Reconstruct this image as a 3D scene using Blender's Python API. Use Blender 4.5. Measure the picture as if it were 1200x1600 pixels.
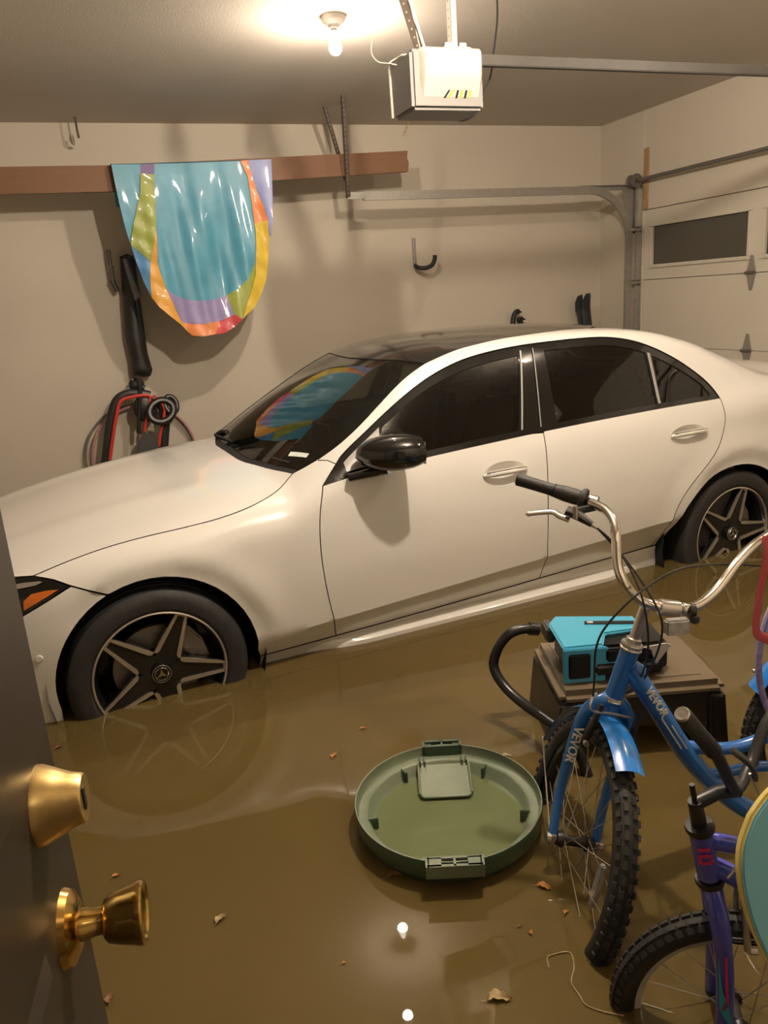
import bpy, bmesh, math, random
import numpy as np
from mathutils import Vector, Matrix
from mathutils.geometry import delaunay_2d_cdt
random.seed(7)
PI = math.pi
scene = bpy.context.scene
for o in list(bpy.data.objects): bpy.data.objects.remove(o)
# ---------------------------------------------------------------- camera
# room axes: x along the back wall towards the garage door, y into the room, z up (0 = garage floor)
def cam_axes(yaw, pitch, roll):
    f = Vector((math.sin(yaw)*math.cos(pitch), math.cos(yaw)*math.cos(pitch), -math.sin(pitch)))
    r = Vector((math.cos(yaw), -math.sin(yaw), 0)); d = f.cross(r)
    c, s = math.cos(roll), math.sin(roll)
    return c*r + s*d, -s*r + c*d, f
cr, cd, cf = cam_axes(math.radians(19.85), math.radians(15.6), math.radians(4.09))
cam_data = bpy.data.cameras.new('camera'); cam = bpy.data.objects.new('camera', cam_data)
scene.collection.objects.link(cam)
cam_data.sensor_fit = 'VERTICAL'; cam_data.sensor_height = 36.0; cam_data.lens = 1205*36/1600
cam_data.clip_start = .02
cam.matrix_world = Matrix(((cr.x, -cd.x, -cf.x, 0), (cr.y, -cd.y, -cf.y, 0), (cr.z, -cd.z, -cf.z, 1.62), (0, 0, 0, 1)))
scene.camera = cam
# ---------------------------------------------------------------- world (night outside) and exposure
world = bpy.data.worlds.new('night'); scene.world = world; world.use_nodes = True
world.node_tree.nodes['Background'].inputs[0].default_value = (.010, .011, .014, 1)
world.node_tree.nodes['Background'].inputs[1].default_value = .25
scene.view_settings.view_transform = 'Standard'; scene.view_settings.look = 'None'
scene.view_settings.gamma = 1.0; scene.view_settings.use_curve_mapping = False
scene.view_settings.exposure = 0.0
BULB_COLOR = (1.0, .85, .69); BULB_MAIN = 2700.0; BULB_NEAR = 3950.0; BULB_SECOND = 60.0; FILL_HALL = 130.0; FILL_RIGHT = 600.0
# ---------------------------------------------------------------- materials
def srgb(r, g, b):
    f = lambda c: (c/255/12.92 if c/255 <= .04045 else ((c/255 + .055)/1.055)**2.4)
    return (f(r), f(g), f(b))
MATS = {}
def mat(name, color, rough=.5, metal=0., var=.08, scale=6., bump=0., bscale=40., coat=0., spec=.5, ior=None, color2=None, detail=5., trans=0., stretch=None):
    """procedural material: base colour broken up by noise, optional fine relief"""
    m = bpy.data.materials.new(name); m.use_nodes = True
    nt = m.node_tree; N = nt.nodes; L = nt.links
    b = N['Principled BSDF']
    b.inputs['Roughness'].default_value = rough; b.inputs['Metallic'].default_value = metal
    b.inputs['Coat Weight'].default_value = coat; b.inputs['Coat Roughness'].default_value = .06
    b.inputs['Specular IOR Level'].default_value = spec
    b.inputs['Transmission Weight'].default_value = trans
    if ior: b.inputs['IOR'].default_value = ior
    tc = N.new('ShaderNodeTexCoord'); src = tc.outputs['Object']
    if stretch:
        mp = N.new('ShaderNodeMapping'); mp.inputs['Scale'].default_value = stretch
        L.new(src, mp.inputs['Vector']); src = mp.outputs['Vector']
    no = N.new('ShaderNodeTexNoise'); no.inputs['Scale'].default_value = scale; no.inputs['Detail'].default_value = detail
    L.new(src, no.inputs['Vector'])
    ra = N.new('ShaderNodeValToRGB'); c = color; c2 = color2 or tuple(max(0, x*(1-var)) for x in c)
    c1 = color if color2 else tuple(min(1, x*(1+var)) for x in c)
    ra.color_ramp.elements[0].position = .3; ra.color_ramp.elements[1].position = .7
    ra.color_ramp.elements[0].color = (*c2, 1); ra.color_ramp.elements[1].color = (*c1, 1)
    L.new(no.outputs['Fac'], ra.inputs['Fac']); L.new(ra.outputs['Color'], b.inputs['Base Color'])
    if bump:
        n2 = N.new('ShaderNodeTexNoise'); n2.inputs['Scale'].default_value = bscale; n2.inputs['Detail'].default_value = 6
        L.new(src, n2.inputs['Vector'])
        bp = N.new('ShaderNodeBump'); bp.inputs['Strength'].default_value = bump; bp.inputs['Distance'].default_value = .01
        L.new(n2.outputs['Fac'], bp.inputs['Height']); L.new(bp.outputs['Normal'], b.inputs['Normal'])
    MATS[name] = m
    return m
def emit(name, color, strength):
    m = bpy.data.materials.new(name); m.use_nodes = True; nt = m.node_tree
    b = nt.nodes['Principled BSDF']; b.inputs['Base Color'].default_value = (.9, .85, .8, 1)
    b.inputs['Emission Color'].default_value = (*color, 1); b.inputs['Emission Strength'].default_value = strength
    return m
def tinted(name, tint, rough=.0, gloss=1.5):
    """car glass: sharp Fresnel reflection over a dark see-through tint"""
    m = bpy.data.materials.new(name); m.use_nodes = True; nt = m.node_tree; N = nt.nodes; L = nt.links
    N.remove(N['Principled BSDF']); out = N['Material Output']
    fr = N.new('ShaderNodeFresnel'); fr.inputs['IOR'].default_value = gloss
    gl = N.new('ShaderNodeBsdfGlossy'); gl.inputs['Roughness'].default_value = rough; gl.inputs['Color'].default_value = (1, 1, 1, 1)
    tr = N.new('ShaderNodeBsdfTransparent'); tr.inputs['Color'].default_value = (*tint, 1)
    mx = N.new('ShaderNodeMixShader')
    L.new(fr.outputs[0], mx.inputs[0]); L.new(tr.outputs[0], mx.inputs[1]); L.new(gl.outputs[0], mx.inputs[2])
    L.new(mx.outputs[0], out.inputs['Surface'])
    return m
# ---------------------------------------------------------------- mesh building
COL = scene.collection
def tag(o, label=None, cat=None, group=None, kind=None):
    if label: o['label'] = label
    if cat: o['category'] = cat
    if group: o['group'] = group
    if kind: o['kind'] = kind
    return o
def thing(name, label, cat, loc=(0, 0, 0), rotz=0., group=None):
    o = bpy.data.objects.new(name, None); COL.objects.link(o)
    o.location = loc; o.rotation_euler = (0, 0, rotz); o.empty_display_size = .05
    return tag(o, label, cat, group)
def root_of(o):
    while o.parent: o = o.parent
    return o
def V(*a): return Vector(a)
class MB:
    def __init__(s): s.v = []; s.f = []; s.mi = []
    def add(s, vs, fs, mi=0):
        n = len(s.v); s.v += [tuple(map(float, p)) for p in vs]; s.f += [tuple(i+n for i in f) for f in fs]; s.mi += [mi]*len(fs); return s
    def box(s, c, d, rot=None, mi=0):
        vs = [Vector((sx*d[0]/2, sy*d[1]/2, sz*d[2]/2)) for sx in (-1, 1) for sy in (-1, 1) for sz in (-1, 1)]
        if rot is not None: vs = [rot @ v for v in vs]
        c = Vector(c)
        return s.add([v + c for v in vs], [(0,1,3,2),(4,6,7,5),(0,4,5,1),(2,3,7,6),(0,2,6,4),(1,5,7,3)], mi)
    def tube(s, path, r, n=10, closed=False, caps=True, mi=0, flat=None, up=None):
        P = [Vector(p) for p in path]; m = len(P)
        rr = r if isinstance(r, (list, tuple)) else [r]*m
        vs = []; prev = None
        for i in range(m):
            if closed: t = P[(i+1) % m] - P[i-1]
            else: t = P[min(i+1, m-1)] - P[max(i-1, 0)]
            t.normalize()
            if prev is None:
                a = Vector(up) if up else (Vector((0, 0, 1)) if abs(t.z) < .9 else Vector((1, 0, 0)))
                u = (a - a.dot(t)*t).normalized()
            else:
                u = (prev - prev.dot(t)*t).normalized()
            prev = u; w = t.cross(u)
            for k in range(n):
                an = 2*PI*k/n
                if flat: vs.append(P[i] + u*math.cos(an)*rr[i]*flat + w*math.sin(an)*rr[i])
                else: vs.append(P[i] + (u*math.cos(an) + w*math.sin(an))*rr[i])
        fs = []
        for i in range(m if closed else m-1):
            j = (i+1) % m
            for k in range(n):
                l = (k+1) % n
                fs.append((i*n+k, j*n+k, j*n+l, i*n+l))
        if caps and not closed:
            fs.append(tuple(range(n-1, -1, -1))); fs.append(tuple((m-1)*n+k for k in range(n)))
        # make outward
        return s.add(vs, [tuple(reversed(f)) for f in fs], mi)
    def lathe(s, prof, o=(0,0,0), axis=(0,0,1), n=32, a0=0., a1=2*PI, ref=None, mi=0):
        """prof = [(radius, height along axis)]"""
        ax = Vector(axis).normalized(); o = Vector(o)
        a = Vector(ref) if ref else (Vector((1,0,0)) if abs(ax.x) < .9 else Vector((0,1,0)))
        u = (a - a.dot(ax)*ax).normalized(); w = ax.cross(u)
        full = abs(a1 - a0 - 2*PI) < 1e-6; m = n if full else n+1
        vs = []; 
        for (r, h) in prof:
            for k in range(m):
                t = a0 + (a1 - a0)*k/n
                vs.append(o + ax*h + (u*math.cos(t) + w*math.sin(t))*r)
        fs = []
        for i in range(len(prof)-1):
            for k in range(n):
                l = (k+1) % m
                fs.append((i*m+k, i*m+l, (i+1)*m+l, (i+1)*m+k))
        return s.add(vs, fs, mi)
    def prism(s, pts, ext, mi=0):
        P = [Vector(p) for p in pts]; e = Vector(ext); n = len(P)
        return s.add(P + [p + e for p in P], [tuple(range(n-1, -1, -1)), tuple(range(n, 2*n))] + [(i, (i+1) % n, n+(i+1) % n, n+i) for i in range(n)], mi)
    def ellipsoid(s, c, r, rot=None, n=16, m=10, mi=0, z0=-1., z1=1.):
        c = Vector(c); vs = []; fs = []
        for i in range(m+1):
            h = z0 + (z1 - z0)*i/m; h = math.sin((i/m - .5)*PI) if (z0 == -1 and z1 == 1) else h
            q = math.sqrt(max(0, 1-h*h))
            for k in range(n):
                t = 2*PI*k/n; p = Vector((r[0]*q*math.cos(t), r[1]*q*math.sin(t), r[2]*h))
                if rot is not None: p = rot @ p
                vs.append(c + p)
        for i in range(m):
            for k in range(n):
                l = (k+1) % n; fs.append((i*n+k, i*n+l, (i+1)*n+l, (i+1)*n+k))
        return s.add(vs, fs, mi)
    def build(s, name, m, parent=None, bevel=0., seg=2, smooth=True, angle=35., fixn=True, weld=1e-5):
        me = bpy.data.meshes.new(name)
        vs = s.v
        if parent is not None:
            L = root_of(parent).location; rz = root_of(parent).rotation_euler.z
            if rz == 0: vs = [(p[0]-L.x, p[1]-L.y, p[2]-L.z) for p in vs]
        me.from_pydata(vs, [], s.f); 
        ms = m if isinstance(m, (list, tuple)) else [m]
        for q in ms: me.materials.append(q)
        if len(ms) > 1: me.polygons.foreach_set('material_index', s.mi)
        if bevel or fixn or weld:
            bm = bmesh.new(); bm.from_mesh(me)
            if weld: bmesh.ops.remove_doubles(bm, verts=bm.verts, dist=weld)
            if fixn: bmesh.ops.recalc_face_normals(bm, faces=bm.faces)
            if bevel:
                es = [e for e in bm.edges if len(e.link_faces) == 2 and e.calc_face_angle(0) > .5]
                bmesh.ops.bevel(bm, geom=es, offset=bevel, segments=seg, affect='EDGES', clamp_overlap=True)
            bm.to_mesh(me); bm.free()
        if smooth:
            me.shade_smooth(); me.set_sharp_from_angle(angle=math.radians(angle))
        o = bpy.data.objects.new(name, me); COL.objects.link(o)
        if parent is not None: o.parent = parent
        return o
def struct(name, mb, m, **k):
    par = k.pop('parent', None); o = mb.build(name, m, par, **k)
    if par is None: o['kind'] = 'structure'
    return o
def spline(pts, n=8, closed=False):
    """Catmull-Rom through points"""
    P = [np.array(p, float) for p in pts]; out = []; m = len(P)
    for i in range(m if closed else m-1):
        if closed: a, b, c, d = P[i-1], P[i], P[(i+1) % m], P[(i+2) % m]
        else: a, b, c, d = P[max(i-1, 0)], P[i], P[i+1], P[min(i+2, m-1)]
        for k in range(n):
            t = k/n
            out.append(.5*((2*b) + (c-a)*t + (2*a-5*b+4*c-d)*t*t + (3*b-a-3*c+d)*t**3))
    if not closed: out.append(P[-1])
    return [tuple(p) for p in out]
def arc(c, r, a0, a1, n, u=(1,0,0), w=(0,0,1)):
    c = Vector(c); u = Vector(u); w = Vector(w)
    return [c + (u*math.cos(a0+(a1-a0)*i/n) + w*math.sin(a0+(a1-a0)*i/n))*r for i in range(n+1)]
# polygon meshing in a 2-D domain
def resample(poly, h):
    P = np.array(poly, float); out = []
    for i in range(len(P)):
        a, b = P[i], P[(i+1) % len(P)]; n = max(1, int(round(np.hypot(*(b-a))/h)))
        for k in range(n): out.append(a + (b-a)*k/n)
    return np.array(out)
def area2(P): return .5*np.sum(P[:,0]*np.roll(P[:,1],-1) - np.roll(P[:,0],-1)*P[:,1])
def inset(P, d):
    if area2(P) < 0: P = P[::-1]
    t = np.roll(P, -1, 0) - P; t /= np.maximum(np.hypot(t[:,0], t[:,1])[:,None], 1e-9)
    n = np.stack([-t[:,1], t[:,0]], 1); nn = n + np.roll(n, 1, 0)
    l = np.maximum((nn**2).sum(1), .5)[:,None]
    return P + 2*nn/l*d
def inside(pts, P):
    x, y = pts[:,0], pts[:,1]; r = np.zeros(len(pts), bool); n = len(P); j = n-1
    for i in range(n):
        xi, yi = P[i]; xj, yj = P[j]
        c = ((yi > y) != (yj > y)) & (x < (xj-xi)*(y-yi)/((yj-yi) if abs(yj-yi) > 1e-12 else 1e-12) + xi)
        r ^= c; j = i
    return r
def fill(outer, holes=(), h=.03, lines=()):
    """triangulate a polygon with holes, with a regular grid of inner points"""
    loops = [outer] + list(holes)
    lo = outer.min(0); hi = outer.max(0)
    gx = np.arange(lo[0]+h/2, hi[0], h); gy = np.arange(lo[1]+h/2, hi[1], h*.9)
    G = np.array([(x + (h/2 if k % 2 else 0), y) for k, y in enumerate(gy) for x in gx]) if len(gx) and len(gy) else np.zeros((0, 2))
    if len(G):
        ok = inside(G, outer)
        for q in holes: ok &= ~inside(G, q)
        G = G[ok]
        if len(G):
            B = np.concatenate(loops); d = np.min(np.hypot(G[:,None,0]-B[None,:,0], G[:,None,1]-B[None,:,1]), 1)
            G = G[d > h*.5]
            for q in lines:
                d = np.min(np.hypot(G[:,None,0]-q[None,:,0], G[:,None,1]-q[None,:,1]), 1); G = G[d > h*.45]
    vs = []; es = []
    for q in loops:
        n0 = len(vs); vs += [Vector(p) for p in q]; es += [(n0+i, n0+(i+1) % len(q)) for i in range(len(q))]
    for q in lines:
        n0 = len(vs); vs += [Vector(p) for p in q]; es += [(n0+i, n0+i+1) for i in range(len(q)-1)]
    nb = len(vs); vs += [Vector(p) for p in G]
    ov, oe, of, _, _, _ = delaunay_2d_cdt(vs, es, [], 0, 1e-7)
    ov = np.array([(p.x, p.y) for p in ov]); of = np.array([tuple(f) for f in of if len(f) == 3])
    c = ov[of].mean(1); ok = inside(c, outer)
    for q in holes: ok &= ~inside(c, q)
    of = of[ok]
    a = ov[of]; s = (a[:,1,0]-a[:,0,0])*(a[:,2,1]-a[:,0,1]) - (a[:,2,0]-a[:,0,0])*(a[:,1,1]-a[:,0,1])
    of[s < 0] = of[s < 0][:, ::-1]
    return ov, of
# traced points in room coordinates (metres)
CLOTH = {'blue_left': [(0.331, 2.527), (0.418, 2.527), (0.506, 2.528), (0.5, 2.472), (0.481, 2.36), (0.444, 2.258), (0.405, 2.155), (0.377, 2.051), (0.359, 2.144), (0.346, 2.274), (0.337, 2.401)], 'purple_top': [(0.506, 2.528), (0.549, 2.53), (0.594, 2.531), (0.584, 2.467), (0.542, 2.469), (0.5, 2.472)], 'green_left': [(0.5, 2.472), (0.542, 2.469), (0.584, 2.467), (0.568, 2.307), (0.551, 2.15), (0.511, 2.019), (0.486, 1.94), (0.431, 1.996), (0.377, 2.051), (0.405, 2.155), (0.444, 2.258), (0.481, 2.36)], 'blue_lower': [(0.377, 2.051), (0.431, 1.996), (0.486, 1.94), (0.465, 1.833), (0.458, 1.717), (0.424, 1.815), (0.396, 1.944)], 'amber_left': [(0.551, 2.15), (0.54, 2.044), (0.527, 1.938), (0.537, 1.856), (0.556, 1.773), (0.585, 1.681), (0.63, 1.545), (0.685, 1.454), (0.621, 1.531), (0.558, 1.59), (0.497, 1.652), (0.458, 1.717), (0.465, 1.833), (0.486, 1.94), (0.511, 2.019)], 'blue_centre': [(0.594, 2.531), (0.731, 2.533), (0.869, 2.536), (1.009, 2.539), (1.144, 2.541), (1.182, 2.439), (1.191, 2.264), (1.194, 2.1), (1.185, 1.989), (1.171, 1.899), (1.107, 1.796), (1.033, 1.737), (0.954, 1.699), (0.872, 1.68), (0.798, 1.674), (0.713, 1.682), (0.645, 1.705), (0.593, 1.736), (0.556, 1.773), (0.537, 1.856), (0.527, 1.938), (0.54, 2.044), (0.551, 2.15), (0.568, 2.307), (0.584, 2.467)], 'lilac_bottom': [(0.556, 1.773), (0.593, 1.736), (0.645, 1.705), (0.713, 1.682), (0.798, 1.674), (0.872, 1.68), (0.954, 1.699), (0.972, 1.634), (0.99, 1.568), (0.882, 1.533), (0.778, 1.522), (0.699, 1.528), (0.63, 1.545), (0.585, 1.681)], 'orange_bottom': [(0.63, 1.545), (0.699, 1.528), (0.778, 1.522), (0.882, 1.533), (0.842, 1.45), (0.753, 1.442), (0.685, 1.454)], 'red_bottom': [(0.882, 1.533), (0.99, 1.568), (1.034, 1.536), (0.973, 1.487), (0.902, 1.452), (0.842, 1.45)], 'green_right': [(0.954, 1.699), (1.033, 1.737), (1.107, 1.796), (1.171, 1.899), (1.164, 1.821), (1.115, 1.71), (1.075, 1.627), (1.034, 1.536), (0.99, 1.568), (0.972, 1.634)], 'orange_right': [(1.144, 2.541), (1.195, 2.545), (1.21, 2.452), (1.231, 2.358), (1.262, 2.262), (1.284, 2.166), (1.192, 2.148), (1.191, 2.264), (1.182, 2.439)], 'yellow_right': [(1.192, 2.148), (1.284, 2.166), (1.28, 2.069), (1.268, 1.957), (1.254, 1.873), (1.234, 1.789), (1.188, 1.691), (1.13, 1.609), (1.034, 1.536), (1.075, 1.627), (1.115, 1.71), (1.164, 1.821), (1.171, 1.899), (1.185, 1.989), (1.194, 2.1)], 'lavender_right': [(1.195, 2.545), (1.275, 2.546), (1.351, 2.546), (1.34, 2.396), (1.327, 2.261), (1.3, 2.068), (1.288, 2.068), (1.284, 2.166), (1.262, 2.262), (1.231, 2.358), (1.21, 2.452)]}
STICK = [(0.253, 5.93, 2.06), (0.254, 5.93, 1.989), (0.253, 5.93, 1.912), (0.256, 5.93, 1.83)]
BAGBLADE = [(0.324, 5.88, 2.01), (0.372, 5.88, 2.027), (0.409, 5.88, 2.014), (0.424, 5.88, 1.977), (0.418, 5.88, 1.784), (0.416, 5.88, 1.508), (0.413, 5.88, 1.347), (0.43, 5.88, 1.222), (0.414, 5.88, 1.182), (0.387, 5.88, 1.17), (0.314, 5.88, 1.187), (0.284, 5.88, 1.185), (0.289, 5.88, 1.317), (0.279, 5.88, 1.479), (0.3, 5.88, 1.714), (0.313, 5.88, 1.858)]
BAGSHEEN = [(0.394, 5.82, 2.003), (0.398, 5.82, 1.774), (0.392, 5.82, 1.506)]
SHADEBAG = [(0.23, 5.95, 1.837), (0.286, 5.95, 1.824), (0.282, 5.95, 1.477), (0.279, 5.95, 1.191), (0.223, 5.95, 1.155), (0.188, 5.95, 1.505), (0.173, 5.95, 1.655)]
ARCHFRAME = [(0.003, 5.84, 0.597), (0.035, 5.84, 0.709), (0.069, 5.84, 0.831), (0.107, 5.84, 0.951), (0.155, 5.84, 1.038), (0.225, 5.84, 1.071), (0.304, 5.84, 1.068), (0.38, 5.84, 1.044)]
REDSTRIPE = [(0.037, 5.8, 0.626), (0.088, 5.8, 0.802), (0.126, 5.8, 0.922), (0.172, 5.8, 1.03), (0.249, 5.8, 1.052), (0.329, 5.8, 1.058), (0.378, 5.8, 1.048), (0.362, 5.8, 0.977), (0.32, 5.8, 0.857), (0.306, 5.8, 0.796)]
RIGHTLEG = [(0.437, 5.84, 1.017), (0.457, 5.84, 0.941), (0.457, 5.84, 0.835), (0.44, 5.84, 0.752), (0.425, 5.84, 0.679), (0.403, 5.84, 0.595)]
REDRIGHT = [(0.397, 5.8, 1.046), (0.433, 5.8, 1.011), (0.464, 5.8, 0.945), (0.433, 5.8, 0.833), (0.406, 5.8, 0.751), (0.388, 5.8, 0.679)]
RINGWHEEL = [(0.44, 5.78, 0.934)]
RINGEDGE = [(0.346, 5.78, 0.945), (0.54, 5.78, 0.922), (0.453, 5.78, 1.021), (0.428, 5.78, 0.847)]
PAD = [(0.229, 5.82, 0.644), (0.245, 5.82, 0.716), (0.278, 5.82, 0.77), (0.315, 5.82, 0.783), (0.358, 5.82, 0.765), (0.377, 5.82, 0.72), (0.379, 5.82, 0.661), (0.375, 5.82, 0.613)]
CENTERBAR = [(0.312, 5.82, 1.197), (0.319, 5.82, 1.114), (0.292, 5.82, 0.962), (0.261, 5.82, 0.788)]
HOOP = [(-0.062, 5.95, 0.582), (-0.064, 5.95, 0.695), (-0.037, 5.95, 0.797), (0.0, 5.95, 0.877), (0.062, 5.95, 0.954), (0.554, 5.95, 0.886), (0.599, 5.95, 0.826), (0.632, 5.95, 0.757), (0.655, 5.95, 0.687)]
CEILHOOK = [(0.174, 5.863, 2.88)]
WHITEWIRE = [(1.217, 3.05, 2.666), (1.202, 3.05, 2.648), (1.195, 3.05, 2.597), (1.188, 3.05, 2.554), (1.182, 3.05, 2.511), (1.19, 3.05, 2.49), (1.213, 3.05, 2.474), (1.252, 3.05, 2.472), (1.299, 3.05, 2.465)]
CORD = [(1.766, 3.12, 2.734), (1.764, 3.12, 2.666), (1.753, 3.12, 2.596), (1.739, 3.12, 2.526), (1.724, 3.12, 2.455), (1.699, 3.12, 2.412), (1.676, 3.12, 2.364), (1.663, 3.12, 2.33), (1.63, 3.12, 2.304), (1.582, 3.12, 2.29), (1.548, 3.12, 2.303), (1.514, 3.12, 2.324), (1.486, 3.12, 2.329)]
STRAP1 = [(1.419, 3.06, 2.513), (1.356, 3.06, 2.704)]
STRAP2 = [(1.5, 3.0, 2.521), (1.5, 3.0, 2.681)]
YELLOWSTRING = [(2.552, 5.9, 2.882), (2.542, 5.9, 2.846), (2.526, 5.9, 2.811), (2.511, 5.9, 2.806)]
HOOKBACK = [(2.589, 6.0, 2.051), (2.589, 6.0, 1.954), (2.588, 6.0, 1.839)]
HOOKARM = [(2.538, 5.9, 1.828), (2.597, 5.9, 1.812), (2.677, 5.9, 1.829), (2.705, 5.9, 1.9)]
KNOB1 = [(3.431, 5.95, 1.29), (3.448, 5.95, 1.369), (3.472, 5.95, 1.411), (3.5, 5.95, 1.413)]
KNOB2 = [(3.521, 5.95, 1.284), (3.517, 5.95, 1.324), (3.494, 5.95, 1.35), (3.532, 5.95, 1.351)]
TUBE1 = [(4.045, 5.9, 1.508), (4.089, 5.9, 1.379), (4.119, 5.9, 1.237)]
TUBE2 = [(4.115, 5.88, 1.519), (4.13, 5.88, 1.392), (4.15, 5.88, 1.235)]
HANGER = [(1.799, 5.193, 2.881), (1.869, 5.455, 2.333)]
HANGER2 = [(1.763, 5.458, 2.881), (1.878, 5.6, 2.596)]
LEAVES = [(-0.297, 2.57, 0.231), (-0.141, 1.835, 0.231), (-0.169, 1.452, 0.231), (0.085, 1.571, 0.231), (0.53, 2.095, 0.231), (0.666, 2.205, 0.231), (0.821, 1.335, 0.231), (1.013, 1.849, 0.231), (0.512, 1.524, 0.231), (0.825, 1.247, 0.231), (0.723, 1.231, 0.231), (0.575, 1.112, 0.231), (0.314, 1.329, 0.231), (0.708, 1.256, 0.231)]
STRING = [(0.707, 1.134, 0.23), (0.716, 1.156, 0.23), (0.73, 1.16, 0.23), (0.768, 1.15, 0.23), (0.756, 1.115, 0.23), (0.729, 1.085, 0.23), (0.726, 1.053, 0.23), (0.725, 1.029, 0.23), (0.745, 1.004, 0.23), (0.778, 0.978, 0.23)]
HOSE = []
LEVER = [(0.912, 1.532, 1.097), (0.921, 1.529, 1.102), (0.962, 1.504, 1.105), (0.973, 1.489, 1.097), (0.99, 1.473, 1.089)]
LEVBODY = [(0.987, 1.463, 1.11), (0.999, 1.448, 1.102), (1.016, 1.422, 1.085)]
BARREL = [(0.984, 1.448, 1.126), (0.985, 1.448, 1.099)]
CABLE1 = [(1.017, 1.421, 1.085), (1.039, 1.382, 1.053), (1.049, 1.326, 0.999), (1.051, 1.284, 0.938), (1.064, 1.28, 0.845), (1.091, 1.324, 0.747), (1.093, 1.367, 0.676), (1.094, 1.43, 0.619)]
CABLE2 = [(1.02, 1.425, 1.086), (1.054, 1.367, 1.024), (1.07, 1.298, 0.959), (1.083, 1.262, 0.897), (1.088, 1.272, 0.827), (1.104, 1.331, 0.724), (1.109, 1.382, 0.659), (1.113, 1.423, 0.626)]
CABLE3 = [(1.51, 1.303, 0.909), (1.433, 1.309, 0.937), (1.3, 1.313, 0.968), (1.158, 1.299, 0.987), (1.037, 1.278, 0.965), (0.959, 1.284, 0.905), (0.936, 1.293, 0.851), (0.945, 1.312, 0.765), (0.955, 1.33, 0.709)]
NOODLE = [(0.993, 1.37, 0.686), (0.971, 1.356, 0.685), (0.961, 1.349, 0.669), (0.972, 1.346, 0.656), (1.014, 1.342, 0.642), (1.064, 1.335, 0.62)]
# ---------------------------------------------------------------- the garage
WATER = .228; CEIL = 2.881; BACK = 6.03; GX = 4.384; XL = -2.6; YF = -.12
WALL = mat('cream_wall_paint', (.56, .50, .41), rough=.85, var=.035, scale=1.3, bump=.10, bscale=90)
CEILM = mat('ceiling_paint', (.56, .505, .435), rough=.9, var=.04, scale=1.1, bump=.15, bscale=120)
FLOORM = mat('wet_concrete', (.16, .13, .09), rough=.5, var=.2, scale=3)
DOORW = mat('garage_door_white', (.58, .53, .44), rough=.5, var=.03, scale=2)
GALV = mat('galvanised_steel', (.34, .32, .285), rough=.40, metal=.6, var=.07, scale=25)
IRON = mat('dark_angle_iron', (.10, .075, .055), rough=.6, metal=.3, var=.3, scale=20)
SHAFT = mat('grey_shaft', (.16, .145, .125), rough=.5, metal=.4, var=.1)
BOARD = mat('brown_board', (.185, .088, .040), rough=.6, var=.06, scale=3.5, stretch=(1, 8, 14), bump=.05)
BAREWOOD = mat('bare_stained_wood', (.40, .25, .13), rough=.7, var=.25, scale=9)
PANE = mat('frosted_dark_pane', (.075, .070, .056), rough=.22, var=.06, scale=2)
mb = MB(); mb.box(((XL+GX)/2+.3, (YF+BACK)/2-.6, -.05), (GX-XL+1.2, BACK-YF+2.0, .1)); struct('floor', mb, FLOORM, smooth=False)
mb = MB(); mb.box(((XL+GX)/2, (YF+BACK)/2, CEIL+.05), (GX-XL+.3, BACK-YF+.3, .1)); struct('ceiling', mb, CEILM, smooth=False)
mb = MB(); mb.box(((XL+GX)/2, BACK+.06, CEIL/2), (GX-XL+.3, .12, CEIL)); struct('wall_back', mb, WALL, smooth=False)
mb = MB(); mb.box((XL-.06, (YF+BACK)/2, CEIL/2), (.12, BACK-YF+.3, CEIL)); struct('wall_left', mb, WALL, smooth=False)
DY0, DY1, DZ = .60, 5.472, 2.146
mb = MB(); mb.box((GX+.07, (DY1+BACK)/2, CEIL/2), (.14, BACK-DY1, CEIL)); mb.box((GX+.07, (YF+DY0)/2, CEIL/2), (.14, DY0-YF, CEIL))
mb.box((GX+.07, (DY0+DY1)/2, (DZ+CEIL)/2), (.14, DY1-DY0, CEIL-DZ)); struct('wall_right', mb, WALL, smooth=False)
# house wall with the open doorway the photograph is taken from
mb = MB(); ox0, ox1, oz = -.26, .62, 2.24
mb.box(((XL+ox0)/2, YF-.06, CEIL/2), (ox0-XL, .12, CEIL)); mb.box(((ox1+GX)/2, YF-.06, CEIL/2), (GX-ox1, .12, CEIL)); mb.box(((ox0+ox1)/2, YF-.06, (oz+CEIL)/2), (ox1-ox0, .12, CEIL-oz))
struct('wall_front', mb, WALL, smooth=False)
mb = MB(); mb.box((.2, -1.5, 1.4), (2.4, .1, 2.8)); mb.box((-1.0, -.85, 1.4), (.1, 1.3, 2.8)); mb.box((1.4, -.85, 1.4), (.1, 1.3, 2.8)); mb.box((.2, -.85, 2.75), (2.4, 1.3, .1)); struct('wall_hall', mb, WALL, smooth=False)
mb = MB()
mb.box((ox0+.02, YF-.06, oz/2), (.04, .16, oz)); mb.box((ox1-.02, YF-.06, oz/2), (.04, .16, oz)); mb.box(((ox0+ox1)/2, YF-.06, oz-.02), (ox1-ox0, .16, .04)); struct('trim_1', mb, DOORW, smooth=False)
# unpainted strip and seam above the end of the garage door
mb = MB(); mb.box((GX-.006, 5.430, 2.375), (.014, .056, .455)); o = struct('trim_2', mb, BAREWOOD, bevel=.003); tag(o, 'narrow strip of bare stained wood above the garage door corner', 'trim')
mb = MB(); mb.box((GX-.003, 5.462, 2.72), (.006, .006, .32)); struct('trim_3', mb, DOORW)
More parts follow.
